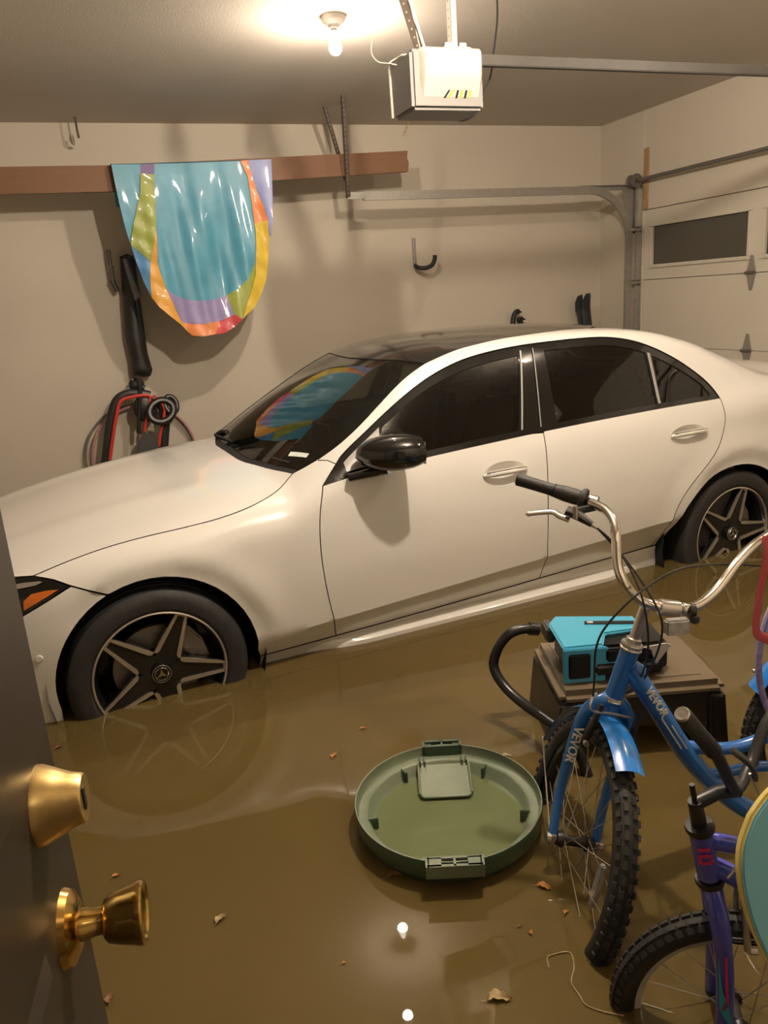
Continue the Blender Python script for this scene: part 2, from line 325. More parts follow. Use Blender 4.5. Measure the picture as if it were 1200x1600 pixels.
# ---------------------------------------------------------------- sectional garage door
mb = MB(); mb.box((GX+.075, (DY0+DY1)/2, DZ/2), (.012, DY1-DY0, DZ)); gdoor = struct('door_1', mb, DOORW, smooth=False)
tag(gdoor, 'white sectional garage door with a row of dark windows in the top panel', 'garage door')
secs = []
for k in range(3):
    mb = MB(); mb.box((GX+.045, (DY0+DY1)/2, .002+.533*k+.2645), (.05, DY1-DY0-.006, .5305)); secs.append(mb.build('door_section', DOORW, gdoor, bevel=.003))
z0, z1 = 1.603, 2.142; wz0, wz1 = 1.712, 2.014
wins = [(5.366-1.142*k-.995, 5.366-1.142*k) for k in range(4)]
mb = MB(); mb.box((GX+.045, (DY0+DY1)/2, (z0+wz0)/2), (.05, DY1-DY0-.006, wz0-z0)); mb.box((GX+.045, (DY0+DY1)/2, (z1+wz1)/2), (.05, DY1-DY0-.006, z1-wz1))
ys = [DY1-.003] + [q for w in wins for q in (w[1], w[0])] + [DY0+.003]
for a, b in zip(ys[0::2], ys[1::2]): mb.box((GX+.045, (a+b)/2, (wz0+wz1)/2), (.05, a-b, wz1-wz0))
top_sec = mb.build('door_section', DOORW, gdoor, weld=0)
for (a, b) in wins[:2]:
    mb = MB(); t = .026; x = GX+.014; 
    for (yc, zc, dy, dz) in (((a+b)/2, wz0-t/2+.004, b-a+2*t, t), ((a+b)/2, wz1+t/2-.004, b-a+2*t, t), (a-t/2+.004, (wz0+wz1)/2, t, wz1-wz0), (b+t/2-.004, (wz0+wz1)/2, t, wz1-wz0)): mb.box((x, yc, zc), (.022, dy, dz))
    fr = mb.build('window_frame', DOORW, top_sec, bevel=.004)
    mb = MB(); mb.box((GX+.035, (a+b)/2, (wz0+wz1)/2), (.006, b-a+.004, wz1-wz0+.004)); mb.build('window_pane', PANE, top_sec)
    for q in range(6):
        mb = MB(); yq = a+.02+(b-a-.04)*q/5; mb.lathe([(0, .002), (.004, .001), (.005, -.002)], (GX+.003, yq, wz0-.010), (-1, 0, 0), n=8); mb.build('screw', GALV, fr)
for (a, b) in wins[2:]:
    mb = MB(); mb.box((GX+.035, (a+b)/2, (wz0+wz1)/2), (.006, b-a+.004, wz1-wz0+.004)); mb.build('window_pane', PANE, top_sec)
for zc, sec in ((1.602, top_sec), (1.069, secs[2])):
    mb = MB(); y = 4.332; x = GX+.012
    mb.prism([(x, y-.012, zc+.118), (x, y+.012, zc+.118), (x, y+.032, zc+.04), (x, y+.045, zc), (x, y+.032, zc-.04), (x, y+.012, zc-.118), (x, y-.012, zc-.118), (x, y-.032, zc-.04), (x, y-.045, zc), (x, y-.032, zc+.04)], (.006, 0, 0))
    hg = mb.build('hinge', GALV, sec, bevel=.002)
    mb = MB(); mb.tube([(x-.010, y-.043, zc), (x-.010, y+.043, zc)], .010, n=10); mb.build('hinge_pin', SHAFT, hg)
# torsion shaft with its end drum
ts = thing('torsion_shaft', 'grey torsion shaft with round cable drum above the garage door', 'door shaft', (4.30, 5.40, 2.366))
mb = MB(); mb.tube([(4.30, 5.43, 2.366), (4.30, .75, 2.366)], .0135, n=12); mb.build('shaft', SHAFT, ts)
mb = MB(); mb.lathe([(.012, .05), (.048, .05), (.052, .04), (.044, .03), (.044, -.012), (.054, -.02), (.054, -.03), (.012, -.03)], (4.30, 5.475, 2.366), (0, 1, 0), n=28); mb.build('cable_drum', SHAFT, ts)
mb = MB(); mb.box((4.343, 5.535, 2.335), (.080, .006, .11)); mb.build('bearing_plate', GALV, ts, bevel=.002)
# track
def sweep(mb, path, prof, side):
    """path of (point) with profile (a along normal, b along side)"""
    P = [Vector(p) for p in path]; n = len(prof); S = Vector(side); vs = []
    for i, p in enumerate(P):
        t = (P[min(i+1, len(P)-1)] - P[max(i-1, 0)]).normalized(); nn = S.cross(t).normalized()
        vs += [p + nn*a + S*b for a, b in prof]
    fs = [(i*n+k, (i+1)*n+k, (i+1)*n+(k+1) % n, i*n+(k+1) % n) for i in range(len(P)-1) for k in range(n)]
    fs += [tuple(range(n)), tuple((len(P)-1)*n+k for k in range(n-1, -1, -1))]
    return mb.add(vs, fs)
CPROF = [(a, -b) for a, b in reversed([(-.026, 0), (.026, 0), (.026, -.018), (.014, -.024), (.015, -.027), (.029, -.020), (.029, .004), (-.029, .004), (-.029, -.020), (-.015, -.027), (-.014, -.024), (-.026, -.018)])]
trk = thing('garage_door_track', 'galvanised garage door track curving from the ceiling run down the wall', 'door track', (4.29, 5.49, 0))
mb = MB(); R = .40; zr = 2.308; xv_ = 4.29; yt = 5.485
path = [(1.995, yt, zr)] + [(xv_-R+R*math.sin(a), yt+.03*a/(PI/2), zr-R+R*math.cos(a)) for a in np.linspace(0, PI/2, 15)] + [(xv_, yt+.045, .05)]
sweep(mb, path, CPROF, (0, 1, 0)); mb.build('track_channel', GALV, trk, angle=40)
mb = MB(); mb.box((GX-.022, 5.505, 1.18), (.044, .006, 2.30)); mb.box((GX-.003, 5.49, 1.18), (.006, .036, 2.30)); mb.build('jamb_angle', GALV, trk, smooth=False)
mb = MB(); mb.box((4.10, 5.527, 2.325), (.56, .005, .038)); mb.box((4.10, 5.51, 2.342), (.56, .036, .005)); mb.build('brace_angle', GALV, trk, smooth=False)
mb = MB(); mb.prism([(GX-.01, 5.530, 2.33), (4.22, 5.530, 2.33), (4.31, 5.530, 1.99), (GX-.01, 5.530, 1.96)], (0, .004, 0)); mb.build('flag_bracket', GALV, trk, smooth=False)
for zc in (2.00, 1.585, 1.07):
    mb = MB(); mb.box((4.335, 5.49, zc), (.09, .05, .022)); mb.build('roller_bracket', GALV, trk, bevel=.003)
    mb = MB(); mb.tube([(4.335, 5.43, zc+.015), (4.33, 5.53, zc+.015)], .006, n=8); mb.build('roller_stem', SHAFT, trk)

def perforated(name, a, b, w, m, parent, side=(1, 0, 0), n=None, other=None, label=None, hole=.004):
    """slotted angle iron between two points: two flanges and a row of holes"""
    a, b = Vector(a), Vector(b); t = (b-a).normalized(); s = Vector(side); s = (s - s.dot(t)*t).normalized(); q = t.cross(s)
    mb = MB(); L = (b-a).length
    mb.prism([a - s*w/2, a + s*w/2, b + s*w/2, b - s*w/2], q*.003); mb.prism([a - s*w/2, a - s*w/2 + q*w, b - s*w/2 + q*w, b - s*w/2], s*.003)
    o = mb.build(name, m, parent, smooth=False)
    mb = MB(); k = int(L/.028)
    for i in range(1, k):
        c = a + t*L*i/k; mb.lathe([(0, .0012), (hole, .0012)], c - q*.0003, -q, n=8); mb.lathe([(0, .0012), (hole, .0012)], c + q*.0043 - q*.001, q, n=8)
        c2 = c - s*w/2 + q*w*.55; mb.lathe([(0, .0012), (hole, .0012)], c2 - s*.0003, -s, n=8)
    mb.build('slot_row', HOLE, o, weld=0, fixn=False)
    return o
HOLE = mat('punched_hole', (.30, .26, .21), rough=.8, var=.1)
HOLEL = HOLE
hg = thing('track_hanger', 'dark slotted angle-iron hanger holding the end of the door track', 'hanger', (1.88, 5.45, 2.30))
perforated('upright', (1.800, 5.200, 2.881), (1.872, 5.455, 2.300), .034, IRON, hg, (1, 0, 0))
mb = MB(); mb.box((1.93, 5.468, 2.31), (.14, .006, .045)); mb.build('foot_plate', GALV, hg)
hg2 = thing('track_hanger', 'short slotted angle-iron brace behind the brown board', 'hanger', (1.80, 5.46, 2.881))
perforated('upright', (1.763, 5.490, 2.881), (1.93, 5.65, 2.44), .030, IRON, hg2, (1, 0, 0))
# long brown board resting on wall arms
brd = thing('wooden_board', 'long brown wooden board held high along the back wall', 'board', (1.0, 5.545, 2.45))
mb = MB(); yb = 5.53
pts = [(-2.3, 2.368), (.33, 2.379), (2.368, 2.470), (2.378, 2.53), (2.366, 2.560), (2.374, 2.609), (.34, 2.534), (-2.3, 2.525)]
mb.prism([(x, yb, z) for x, z in pts], (0, .038, 0)); mb.build('plank', BOARD, brd, bevel=.003)
for x in (-1.2, .9):
    mb = MB(); mb.box((x, 5.79, 2.365), (.035, .48, .02)); mb.box((x, BACK-.012, 2.27), (.035, .02, .22)); mb.build('support_arm', IRON, brd, bevel=.002)
# ---------------------------------------------------------------- flood water
def water_material():
    m = bpy.data.materials.new('muddy_water'); m.use_nodes = True; nt = m.node_tree; N = nt.nodes; L = nt.links
    b = N['Principled BSDF']; b.inputs['Roughness'].default_value = .0; b.inputs['IOR'].default_value = 1.42
    tc = N.new('ShaderNodeTexCoord'); no = N.new('ShaderNodeTexNoise'); no.inputs['Scale'].default_value = 1.1; no.inputs['Detail'].default_value = 3
    L.new(tc.outputs['Object'], no.inputs['Vector'])
    ra = N.new('ShaderNodeValToRGB'); ra.color_ramp.elements[0].position = .35; ra.color_ramp.elements[1].position = .65
    ra.color_ramp.elements[0].color = (.110, .078, .025, 1); ra.color_ramp.elements[1].color = (.127, .090, .030, 1)
    L.new(no.outputs['Fac'], ra.inputs['Fac']); L.new(ra.outputs['Color'], b.inputs['Base Color'])
    n2 = N.new('ShaderNodeTexNoise'); n2.inputs['Scale'].default_value = 2.3; n2.inputs['Detail'].default_value = 1.5
    L.new(tc.outputs['Object'], n2.inputs['Vector'])
    bp = N.new('ShaderNodeBump'); bp.inputs['Strength'].default_value = .003; bp.inputs['Distance'].default_value = .012
    L.new(n2.outputs['Fac'], bp.inputs['Height']); L.new(bp.outputs['Normal'], b.inputs['Normal'])
    tr = N.new('ShaderNodeBsdfTransparent'); tr.inputs['Color'].default_value = (.95, .85, .6, 1)
    mx = N.new('ShaderNodeMixShader'); mx.inputs[0].default_value = .13
    L.new(b.outputs[0], mx.inputs[1]); L.new(tr.outputs[0], mx.inputs[2]); L.new(mx.outputs[0], N['Material Output'].inputs['Surface'])
    return m
WATERM = water_material()
mb = MB(); mb.add([(XL, YF+.001, WATER), (GX+.07, YF+.001, WATER), (GX+.07, BACK, WATER), (XL, BACK, WATER)], [(0, 1, 2, 3)])
wt = mb.build('flood_water', WATERM, None, smooth=False, fixn=False); tag(wt, 'still muddy brown flood water covering the garage floor', 'water', kind='stuff')
# ---------------------------------------------------------------- bare bulbs on the ceiling, two of them added as fill
PORCELAIN = mat('white_porcelain', (.75, .70, .62), rough=.35, var=.03)
def lamp(x, y, power, label, up=.006, CEIL=CEIL):
    t = thing('ceiling_lamp', label, 'lamp', (x, y, CEIL), group='bare bulbs on the ceiling')
    mb = MB(); mb.lathe([(.0, 0), (.056, 0), (.058, -.008), (.054, -.022), (.038, -.034), (.026, -.038), (.024, -.052), (0, -.052)], (x, y, CEIL), n=32); mb.build('lamp_holder', PORCELAIN, t)
    mb = MB(); mb.lathe([(.0135, -.050), (.0135, -.064), (0, -.064)], (x, y, CEIL), n=20); mb.build('screw_cap', GALV, t)
    prof = [(.0135, -.062), (.0145, -.072), (.018, -.084), (.0245, -.100), (.029, -.117), (.030, -.130), (.0275, -.144), (.020, -.155), (.010, -.161), (0, -.163)]
    mb = MB(); mb.lathe(prof[:6], (x, y, CEIL), n=24); mb.build('bulb_neck', emit('bulb_neck_glow', BULB_COLOR, power*up), t)
    mb = MB(); mb.lathe(prof[5:], (x, y, CEIL), n=24); mb.build('bulb', emit('bulb_glow', BULB_COLOR, power), t)
lamp(1.31, 3.84, BULB_MAIN, 'bare glowing bulb in white ceiling holder, fully visible above the brown board')
lamp(1.10, 3.25, BULB_SECOND, 'bare glowing bulb cut off by the top edge of the picture')
lamp(1.25, 1.75, BULB_NEAR, 'bare glowing bulb over the near bay, above the green lid', 1.)
lamp(3.05, 1.95, FILL_RIGHT, 'added fill bulb over the near bay, close to the garage door', 1.)  # unseen bulb added to brighten the right-hand ceiling and garage door
lamp(.15, -.80, FILL_HALL, 'added fill bulb in the unseen passage behind the open house door', 1., 2.70)  # unseen bulb added as fill for the bikes and the car side
# ---------------------------------------------------------------- garage door opener
OPW = mat('opener_lens', (.50, .465, .38), rough=.3, var=.03, coat=.3)
RAILM = mat('dark_steel_rail', (.075, .068, .058), rough=.5, metal=.3, var=.1)
OPG = mat('opener_grey', (.20, .19, .18), rough=.5, var=.06)
BLACKP = mat('black_plastic', (.014, .013, .012), rough=.38, var=.2, scale=10)
YELLOWP = mat('yellow_plastic', (.62, .40, .06), rough=.4)
op = thing('garage_door_opener', 'garage door opener with white lens hanging from the ceiling on slotted straps', 'opener', (1.46, 3.0, 2.50))
mb = MB(); mb.box((1.435, 3.02, 2.388), (.30, .20, .205)); mb.build('housing', OPG, op, bevel=.012)
mb = MB(); n = 10
prof = [(2.905, 2.488), (2.893, 2.478), (2.888, 2.46), (2.888, 2.40), (2.893, 2.37), (2.915, 2.325), (2.935, 2.300)]
prof = [(2.93, 2.492), (2.905, 2.492), (2.893, 2.484), (2.888, 2.465), (2.890, 2.400), (2.897, 2.384), (2.925, 2.318), (2.935, 2.298), (2.95, 2.294)]
xs_ = [1.318, 1.330, 1.36, 1.44, 1.52, 1.560, 1.574]
for i, x in enumerate(xs_):
    e = (.018 if i in (0, len(xs_)-1) else 0.)
    for (y, z) in prof: mb.v.append((x, min(y + e, 2.95), z - (.004 if e else 0)*(1 if z > 2.4 else -1)))
m_ = len(prof); mb.f = [(i*m_+k, (i+1)*m_+k, (i+1)*m_+k+1, i*m_+k+1) for i in range(len(xs_)-1) for k in range(m_-1)] + [tuple(range(m_)), tuple((len(xs_)-1)*m_+k for k in range(m_-1, -1, -1))]
mb.mi = [0]*len(mb.f); lens = mb.build('light_lens', OPW, op, angle=50)
for i in range(6):
    mb = MB(); x = 1.425 + .018*i; mb.prism([(x+(-.014 if i < 2 else 0), 2.9185, 2.3245), (x+.008+(-.014 if i < 2 else 0), 2.9185, 2.3245), (x+.012, 2.908, 2.350), (x+.004, 2.908, 2.350)], (0, .004, 0)); mb.build('vent_slot', BLACKP if i % 2 == 0 else YELLOWP, lens, smooth=False)
mb = MB(); mb.tube([(1.30, 2.93, 2.47), (1.285, 3.0, 2.485), (1.283, 3.11, 2.49), (1.283, 3.125, 2.47), (1.283, 3.12, 2.295)], .006, n=8); mb.build('edge_trim', OPW, op)
mb = MB(); mb.box((1.50, 2.975, 2.505), (.115, .03, .016)); mb.box((1.47, 2.975, 2.515), (.03, .006, .03)); mb.box((1.53, 2.975, 2.515), (.03, .006, .03)); mb.build('mounting_bracket', DOORW, op, bevel=.002)
perforated('strap', (1.500, 2.985, 2.500), (1.500, 2.985, 2.881), .026, DOORW, op, (1, .2, 0))
perforated('strap', (1.415, 3.06, 2.490), (1.285, 3.06, 2.881), .030, IRON, op, (.6, .8, 0))
perforated('strap', (1.425, 3.09, 2.490), (1.30, 3.09, 2.881), .030, GALV, op, (.9, -.3, 0))
mb = MB(); mb.box((2.98, 3.03, 2.487), (2.80, .030, .040)); mb.build('drive_rail', RAILM, op, bevel=.003)
mb = MB(); mb.box((1.57, 3.03, 2.487), (.03, .05, .055)); mb.build('rail_collar', SHAFT, op, bevel=.003)
mb = MB(); mb.tube(spline(CORD + [(1.47, 3.08, 2.30)], 5), .0045, n=6); o = mb.build('power_cord', BLACKP, op)
mb = MB(); mb.tube(spline([(1.40, 3.05, 2.881)] + WHITEWIRE, 5), .0022, n=6); mb.build('bell_wire', OPW, op)
mb = MB(); mb.tube(spline([(1.325, 3.04, 2.78), (1.36, 3.05, 2.64), (1.385, 3.05, 2.52), (1.385, 3.04, 2.49)], 5), .0022, n=6); mb.build('bell_wire', OPW, op)
mb = MB(); mb.tube(spline(YELLOWSTRING + [(YELLOWSTRING[-1][0]-.01, 5.9, YELLOWSTRING[-1][2]+.006)], 4), .003, n=6); 
o = mb.build('release_cord', YELLOWP, op)
# ---------------------------------------------------------------- open house door at the left
DARKDOOR = mat('dark_brown_door_paint', (.022, .016, .0095), rough=.42, var=.12, scale=5, stretch=(4, 4, .6))
BRASS = mat('worn_brass', (.62, .40, .12), rough=.16, metal=1., var=.12, scale=25)
BRASSM = mat('brushed_brass', (.60, .42, .16), rough=.34, metal=.9, var=.1, scale=25)
E_ = Vector((-.086, .686, 0)); dd = Vector((-.152, -.988, 0)).normalized(); dn = Vector((.988, -.152, 0)).normalized()
def dpt(t, z, h=0.): return E_ + dd*t + dn*h + Vector((0, 0, z))
mb = MB()
def slab(mb, t0, t1, z0, z1, h0, h1, ins=0.):
    a = [dpt(t0, z0, h0), dpt(t1, z0, h0), dpt(t1, z1, h0), dpt(t0, z1, h0)]; b = [dpt(t0+ins, z0+ins, h1), dpt(t1-ins, z0+ins, h1), dpt(t1-ins, z1-ins, h1), dpt(t0+ins, z1-ins, h1)]
    return mb.add(a + b, [(3, 2, 1, 0), (4, 5, 6, 7), (0, 1, 5, 4), (1, 2, 6, 5), (2, 3, 7, 6), (3, 0, 4, 7)])
slab(mb, 0, .80, .19, 2.22, -.040, 0.); hdoor = struct('door_2', mb, DARKDOOR, smooth=False)
tag(hdoor, 'dark brown house door standing open at the left with brass hardware', 'door')
for (t0, t1, z0_, z1_) in ((.123, .375, 1.266, 2.08), (.425, .677, 1.266, 2.08), (.123, .375, .42, 1.142), (.425, .677, .42, 1.142)):
    mb = MB(); slab(mb, t0, t1, z0_, z1_, 0, .006, .012); slab(mb, t0+.03, t1-.03, z0_+.03, z1_-.03, .001, .010, .018); mb.build('raised_panel', DARKDOOR, hdoor, smooth=False)
c = dpt(.063, 1.111)
mb = MB(); mb.lathe([(0, .012), (.018, .013), (.024, .010), (.031, .006), (.0335, .0)], c, dn, n=36); kn = mb.build('knob_rose', BRASS, hdoor)
mb = MB(); mb.lathe([(.014, .008), (.0135, .018), (.0115, .024), (.0115, .031), (.0165, .033), (.0195, .036), (.0225, .046), (.0255, .059), (.0268, .062), (.0268, .0655), (.0250, .067), (.022, .0665), (.020, .0645), (.008, .0635), (0, .0635)], c, dn, n=40); mb.build('door_knob', BRASS, kn)
c = dpt(.061, 1.234)
mb = MB(); mb.lathe([(.033, 0), (.0325, .004), (.027, .016), (.0225, .026), (.0205, .034), (.019, .036), (.010, .0345), (0, .0345)], c, dn, n=36); db = mb.build('deadbolt_cylinder', BRASSM, hdoor)
mb = MB(); mb.prism([c + dn*.0350 + Vector((0, 0, -.010)) - dd*.003, c + dn*.0350 + Vector((0, 0, -.010)) + dd*.003, c + dn*.0350 + Vector((0, 0, .010)) + dd*.003, c + dn*.0350 + Vector((0, 0, .010)) - dd*.003], dn*.0012); mb.build('keyhole', BLACKP, db, smooth=False)
# ---------------------------------------------------------------- car body surface
def pchip(xs, ys):
    xs = np.asarray(xs, float); ys = np.asarray(ys, float)
    h = np.diff(xs); d = np.diff(ys) / h
    m = np.zeros(len(xs)); m[0] = d[0]; m[-1] = d[-1]
    for i in range(1, len(xs) - 1):
        if d[i-1] * d[i] > 0:
            w1 = 2*h[i] + h[i-1]; w2 = h[i] + 2*h[i-1]
            m[i] = (w1 + w2) / (w1/d[i-1] + w2/d[i])
    def f(x):
        x = np.clip(np.asarray(x, float), xs[0], xs[-1])
        i = np.clip(np.searchsorted(xs, x, side='right') - 1, 0, len(xs) - 2)
        t = (x - xs[i]) / h[i]
        return ((1+2*t)*(1-t)**2*ys[i] + t*(1-t)**2*h[i]*m[i] + t*t*(3-2*t)*ys[i+1] + t*t*(t-1)*h[i]*m[i+1])
    return f
def sstep(a, b, x):
    t = np.clip((x - a) / (b - a), 0, 1); return t*t*(3-2*t)
def smin(a, b, k):
    h = np.clip(0.5 + 0.5*(b - a)/k, 0, 1)
    return b*(1-h) + a*h - k*h*(1-h)
# half width in plan, x measured rearward from the front axle
WPLAN = pchip([-.84,-.78,-.70,-.60,-.48,-.3,-.1,.3,1.0,2.0,2.6,2.9,3.2,3.45,3.65,3.8,3.88],
              [.52,.66,.745,.805,.848,.882,.898,.903,.910,.910,.910,.910,.898,.868,.82,.74,.62])
# inward lean of the flank by height
GSIDE = pchip([.10,.20,.27,.305,.33,.42,.50,.60,.72,.82,.90,.96,1.0,1.05,1.2,1.3,1.38,1.46],
              [.050,.034,.026,.022,.020,.013,.006,.000,.002,.010,.022,.038,.052,.072,.142,.192,.238,.30])
DECK = pchip([-.84,-.79,-.74,-.66,-.5,-.36,-.2,0,.2,.4,.55,.75,1.2,2.4,2.8,3.1,3.3,3.5,3.7,3.82,3.88],
             [.55,.655,.715,.762,.815,.848,.880,.912,.938,.958,.964,.955,.90,.93,1.03,1.088,1.106,1.110,1.100,1.07,.98])
GREEN = pchip([.30,.44,.53,.70,.86,1.03,1.20,1.33,1.5,1.75,2.0,2.3,2.5,2.7,2.95,3.2,3.4,3.6],
              [.80,.908,.966,1.066,1.160,1.254,1.342,1.386,1.416,1.430,1.431,1.420,1.400,1.352,1.252,1.135,1.035,.92])
CROWN = pchip([.3,.7,1.2,1.5,2.2,2.6,3.2],[.16,.16,.145,.10,.075,.09,.10])
def S_(x, z):
    zz = z - .018*np.clip(x - .7, -.6, 2.4)*sstep(.32, .45, z)*sstep(1.1, .95, z)   # crease and belt climb rearwards
    s = WPLAN(x) - GSIDE(zz)
    for cx in (0.008, 2.872):                                                     # wheel-arch flare
        r = np.hypot(x - cx, z - .335)
        s = s + (.012*sstep(.56, .43, r) - .016*sstep(.43, .395, r)*sstep(-.34, -.16, x - cx))*sstep(.28, .50, z)
    s = s - .072*np.clip((.386 + .058*(x - .7) - z)/.12, 0, 1.2)*sstep(.22, .40, x)*sstep(2.75, 2.55, x)    # lower door crease
    return s
def deck(x, v):
    return DECK(x) - .085*v*v - .10*np.clip(np.abs(v) - .62, 0, 1)**2*4*sstep(1.0, .5, x) + .010*np.exp(-((np.abs(v) - .50 + .10*(x+.7)*0)/.10)**2)*sstep(.55, .0, x)
def green(x, v):
    return GREEN(x) - CROWN(x)*v*v
def KF(x):
    return .055 + .05*sstep(.5, -.2, x) + .05*sstep(2.4, 3.1, x)
def Fimp(x, v, z):
    v = np.abs(v)
    s = S_(x, z)
    a = smin(deck(x, v) - z, s - v, .09 + 0*x)
    b = smin(green(x, v) - z, s - v, KF(x))
    kk = .002 + .10*sstep(2.3, 2.9, x)*sstep(.86, 1.06, z)
    return -smin(-a, -b, kk)
ZC = .50
def surf(x, phi, off=0.0):
    """point on the body at station x and section angle phi (0 = up, +90 deg = car's left flank)"""
    x = np.asarray(x, float); phi = np.asarray(phi, float)
    lo = np.zeros_like(x); hi = np.full_like(x, 1.7)
    sn, cs = np.sin(phi), np.cos(phi)
    for _ in range(34):
        m = .5*(lo + hi); ins = Fimp(x, m*sn, ZC + m*cs) > 0
        lo = np.where(ins, m, lo); hi = np.where(ins, hi, m)
    r = .5*(lo + hi) + off
    return np.stack([x, r*sn, ZC + r*cs], -1)
def phi_xz(x, z):
    """section angle of the flank point at (x, z)"""
    x = np.asarray(x, float); z = np.asarray(z, float)
    lo = np.zeros_like(x); hi = np.full_like(x, 1.1)
    for _ in range(34):
        m = .5*(lo + hi); ins = Fimp(x, m, z) > 0
        lo = np.where(ins, m, lo); hi = np.where(ins, hi, m)
    return np.arctan2(.5*(lo + hi), z - ZC)
def phi_xv(x, v):
    x = np.asarray(x, float); v = np.asarray(v, float)
    lo = np.full_like(x, .3); hi = np.full_like(x, 1.7)
    for _ in range(34):
        m = .5*(lo + hi); ins = Fimp(x, v, m) > 0
        lo = np.where(ins, m, lo); hi = np.where(ins, hi, m)
    return np.arctan2(v, .5*(lo + hi) - ZC)
# ---------------------------------------------------------------- white saloon car
PAINT = mat('white_car_paint', (.735, .715, .665), rough=.28, var=.012, scale=2., coat=.8)
GLOSSBLACK = mat('gloss_black', (.006, .006, .006), rough=.08, var=.2, coat=.5)
MATTBLACK = mat('matt_black', (.008, .008, .008), rough=.75, var=.3)
RUBBER = mat('tyre_rubber', (.018, .017, .016), rough=.62, var=.25, scale=12, bump=.15, bscale=120)
MACHINED = mat('machined_aluminium', (.62, .58, .52), rough=.30, metal=.85, var=.05, scale=30)
RIMBLACK = mat('rim_black', (.008, .008, .008), rough=.22, var=.2, coat=.3)
STEEL = mat('brushed_steel', (.32, .30, .28), rough=.42, metal=.9, var=.15, scale=40)
CHROME = mat('chrome', (.86, .84, .80), rough=.09, metal=1., var=.03)
AMBER = mat('amber_plastic', (.55, .13, .01), rough=.15, var=.1, coat=.6)
LINER = mat('wheel_liner', (.006, .006, .006), rough=.9, var=.2)
CABIN = mat('cabin_trim', (.05, .048, .044), rough=.7, var=.2, bump=.2)
GLASS_SIDE = tinted('privacy_glass', (.26, .27, .235), gloss=1.52)
GLASS_FRONT = tinted('windscreen_glass', (.34, .36, .33), gloss=1.72)
ROOFGLASS = mat('black_roof_glass', (.010, .010, .010), rough=.13, var=.2, coat=.6)
STICKER = mat('sticker_paper', (.62, .66, .60), rough=.5, var=.05, scale=60)
GREYTRIM = mat('grey_sail_trim', (.30, .29, .27), rough=.35, var=.05)
CARX, CARY, CARYAW = .073, 2.748, math.radians(3.3)
car = thing('car', 'white four-door saloon car with black roof standing in the flood water', 'car', (CARX, CARY, 0), CARYAW)
HALF = .88
K_ = .9
HOODCUT = [(0.6384,0.9766),(0.5414,1.0684),(0.4231,1.1258),(0.2942,1.1544),(0.1611,1.1654),(0.0278,1.1715),(-0.1041,1.1841),(-0.2342,1.2092),(-0.3622,1.2447)]
DOORF = [(0.699,1.1062),(0.6715,1.1931),(0.6569,1.283),(0.6524,1.3743),(0.6555,1.4657),(0.6641,1.5565),(0.6767,1.6465),(0.6919,1.7361),(0.7088,1.826)]
SILL = [(0.3843,1.8302),(0.6416,1.8266),(0.8989,1.8219),(1.1562,1.816),(1.4134,1.8091),(1.6706,1.8011),(1.9277,1.7919),(2.1848,1.7817),(2.4419,1.7703)]
BGAP = [(1.7253,1.0425),(1.7209,1.1372),(1.7164,1.2319),(1.7127,1.3267),(1.7104,1.4214),(1.7103,1.5162),(1.7131,1.6109),(1.7196,1.7056),(1.7306,1.8002)]
BELT = [(0.699,1.1062),(0.9639,1.0775),(1.2197,1.0616),(1.4756,1.0479),(1.7316,1.0362),(1.9877,1.0267),(2.2438,1.0193),(2.5,1.0141),(2.764,1.0115)]
OPENING = [(0.699,1.1062),(0.8013,0.9956),(0.9317,0.9091),(1.066,0.8288),(1.2179,0.7555),(1.3696,0.7060),(1.5198,0.6780),(1.7016,0.6610),(1.8781,0.6555),(2.1206,0.6570),(2.245,0.6680),(2.3609,0.6960),(2.4746,0.7418),(2.5872,0.8072),(2.6827,0.8850),(2.7380,0.9500),(2.764,1.0115)]
WSEDGE = [(0.6384,0.9766),(0.7315,0.9564),(0.8166,0.923),(0.8972,0.877),(0.9751,0.8233),(1.0523,0.7669),(1.1306,0.7129),(1.212,0.6662),(1.2983,0.6319)]
ROOFEDGE = [(1.2983,0.6319),(1.4143,0.6131),(1.5306,0.5959),(1.647,0.5804),(1.7637,0.5666),(1.8805,0.5547),(1.9976,0.5448),(2.1148,0.5369),(2.2323,0.531)]
RDOOR = [(2.764,1.0115),(2.7626,1.1213),(2.7224,1.2223),(2.6505,1.3056),(2.5659,1.3791),(2.4911,1.4574),(2.4419,1.5526),(2.4194,1.6642),(2.3998,1.7693)]
COWL = [(.5215,0.0),(.523,.26),(.5315,.5193),(.5811,.8219),(.6384,.9766)]
HEADER = [(1.19,0.),(1.204,.2),(1.2301,.3658),(1.2983,.6319)]
def S2(c, n=4): return spline(c, n)
def xz(pts): 
    a = np.array(pts, float); return list(zip(a[:,0], phi_xz(a[:,0], a[:,1])))
def xv(pts):
    a = np.array(pts, float); return list(zip(a[:,0], phi_xv(a[:,0], a[:,1])))
def ell(cx, cz, rx, rz, a0, a1, n): 
    return xz([(cx + rx*math.cos(math.radians(a0+(a1-a0)*i/n)), cz + rz*math.sin(math.radians(a0+(a1-a0)*i/n))) for i in range(n+1)])
_cx = np.linspace(.56, 2.54, 40); CREASE = list(zip(_cx, phi_xz(_cx, .386 + .058*(_cx - .7))))
CREASE = CREASE + [CREASE[-1]]
def sill_at(x): return float(np.interp(x, [p[0] for p in SILL], [p[1] for p in SILL]))
def belt_at(x): return float(np.interp(x, [p[0] for p in BELT], [p[1] for p in BELT]))
_op = S2(OPENING, 4)
def open_at(x): return float(np.interp(x, [p[0] for p in _op], [p[1] for p in _op]))
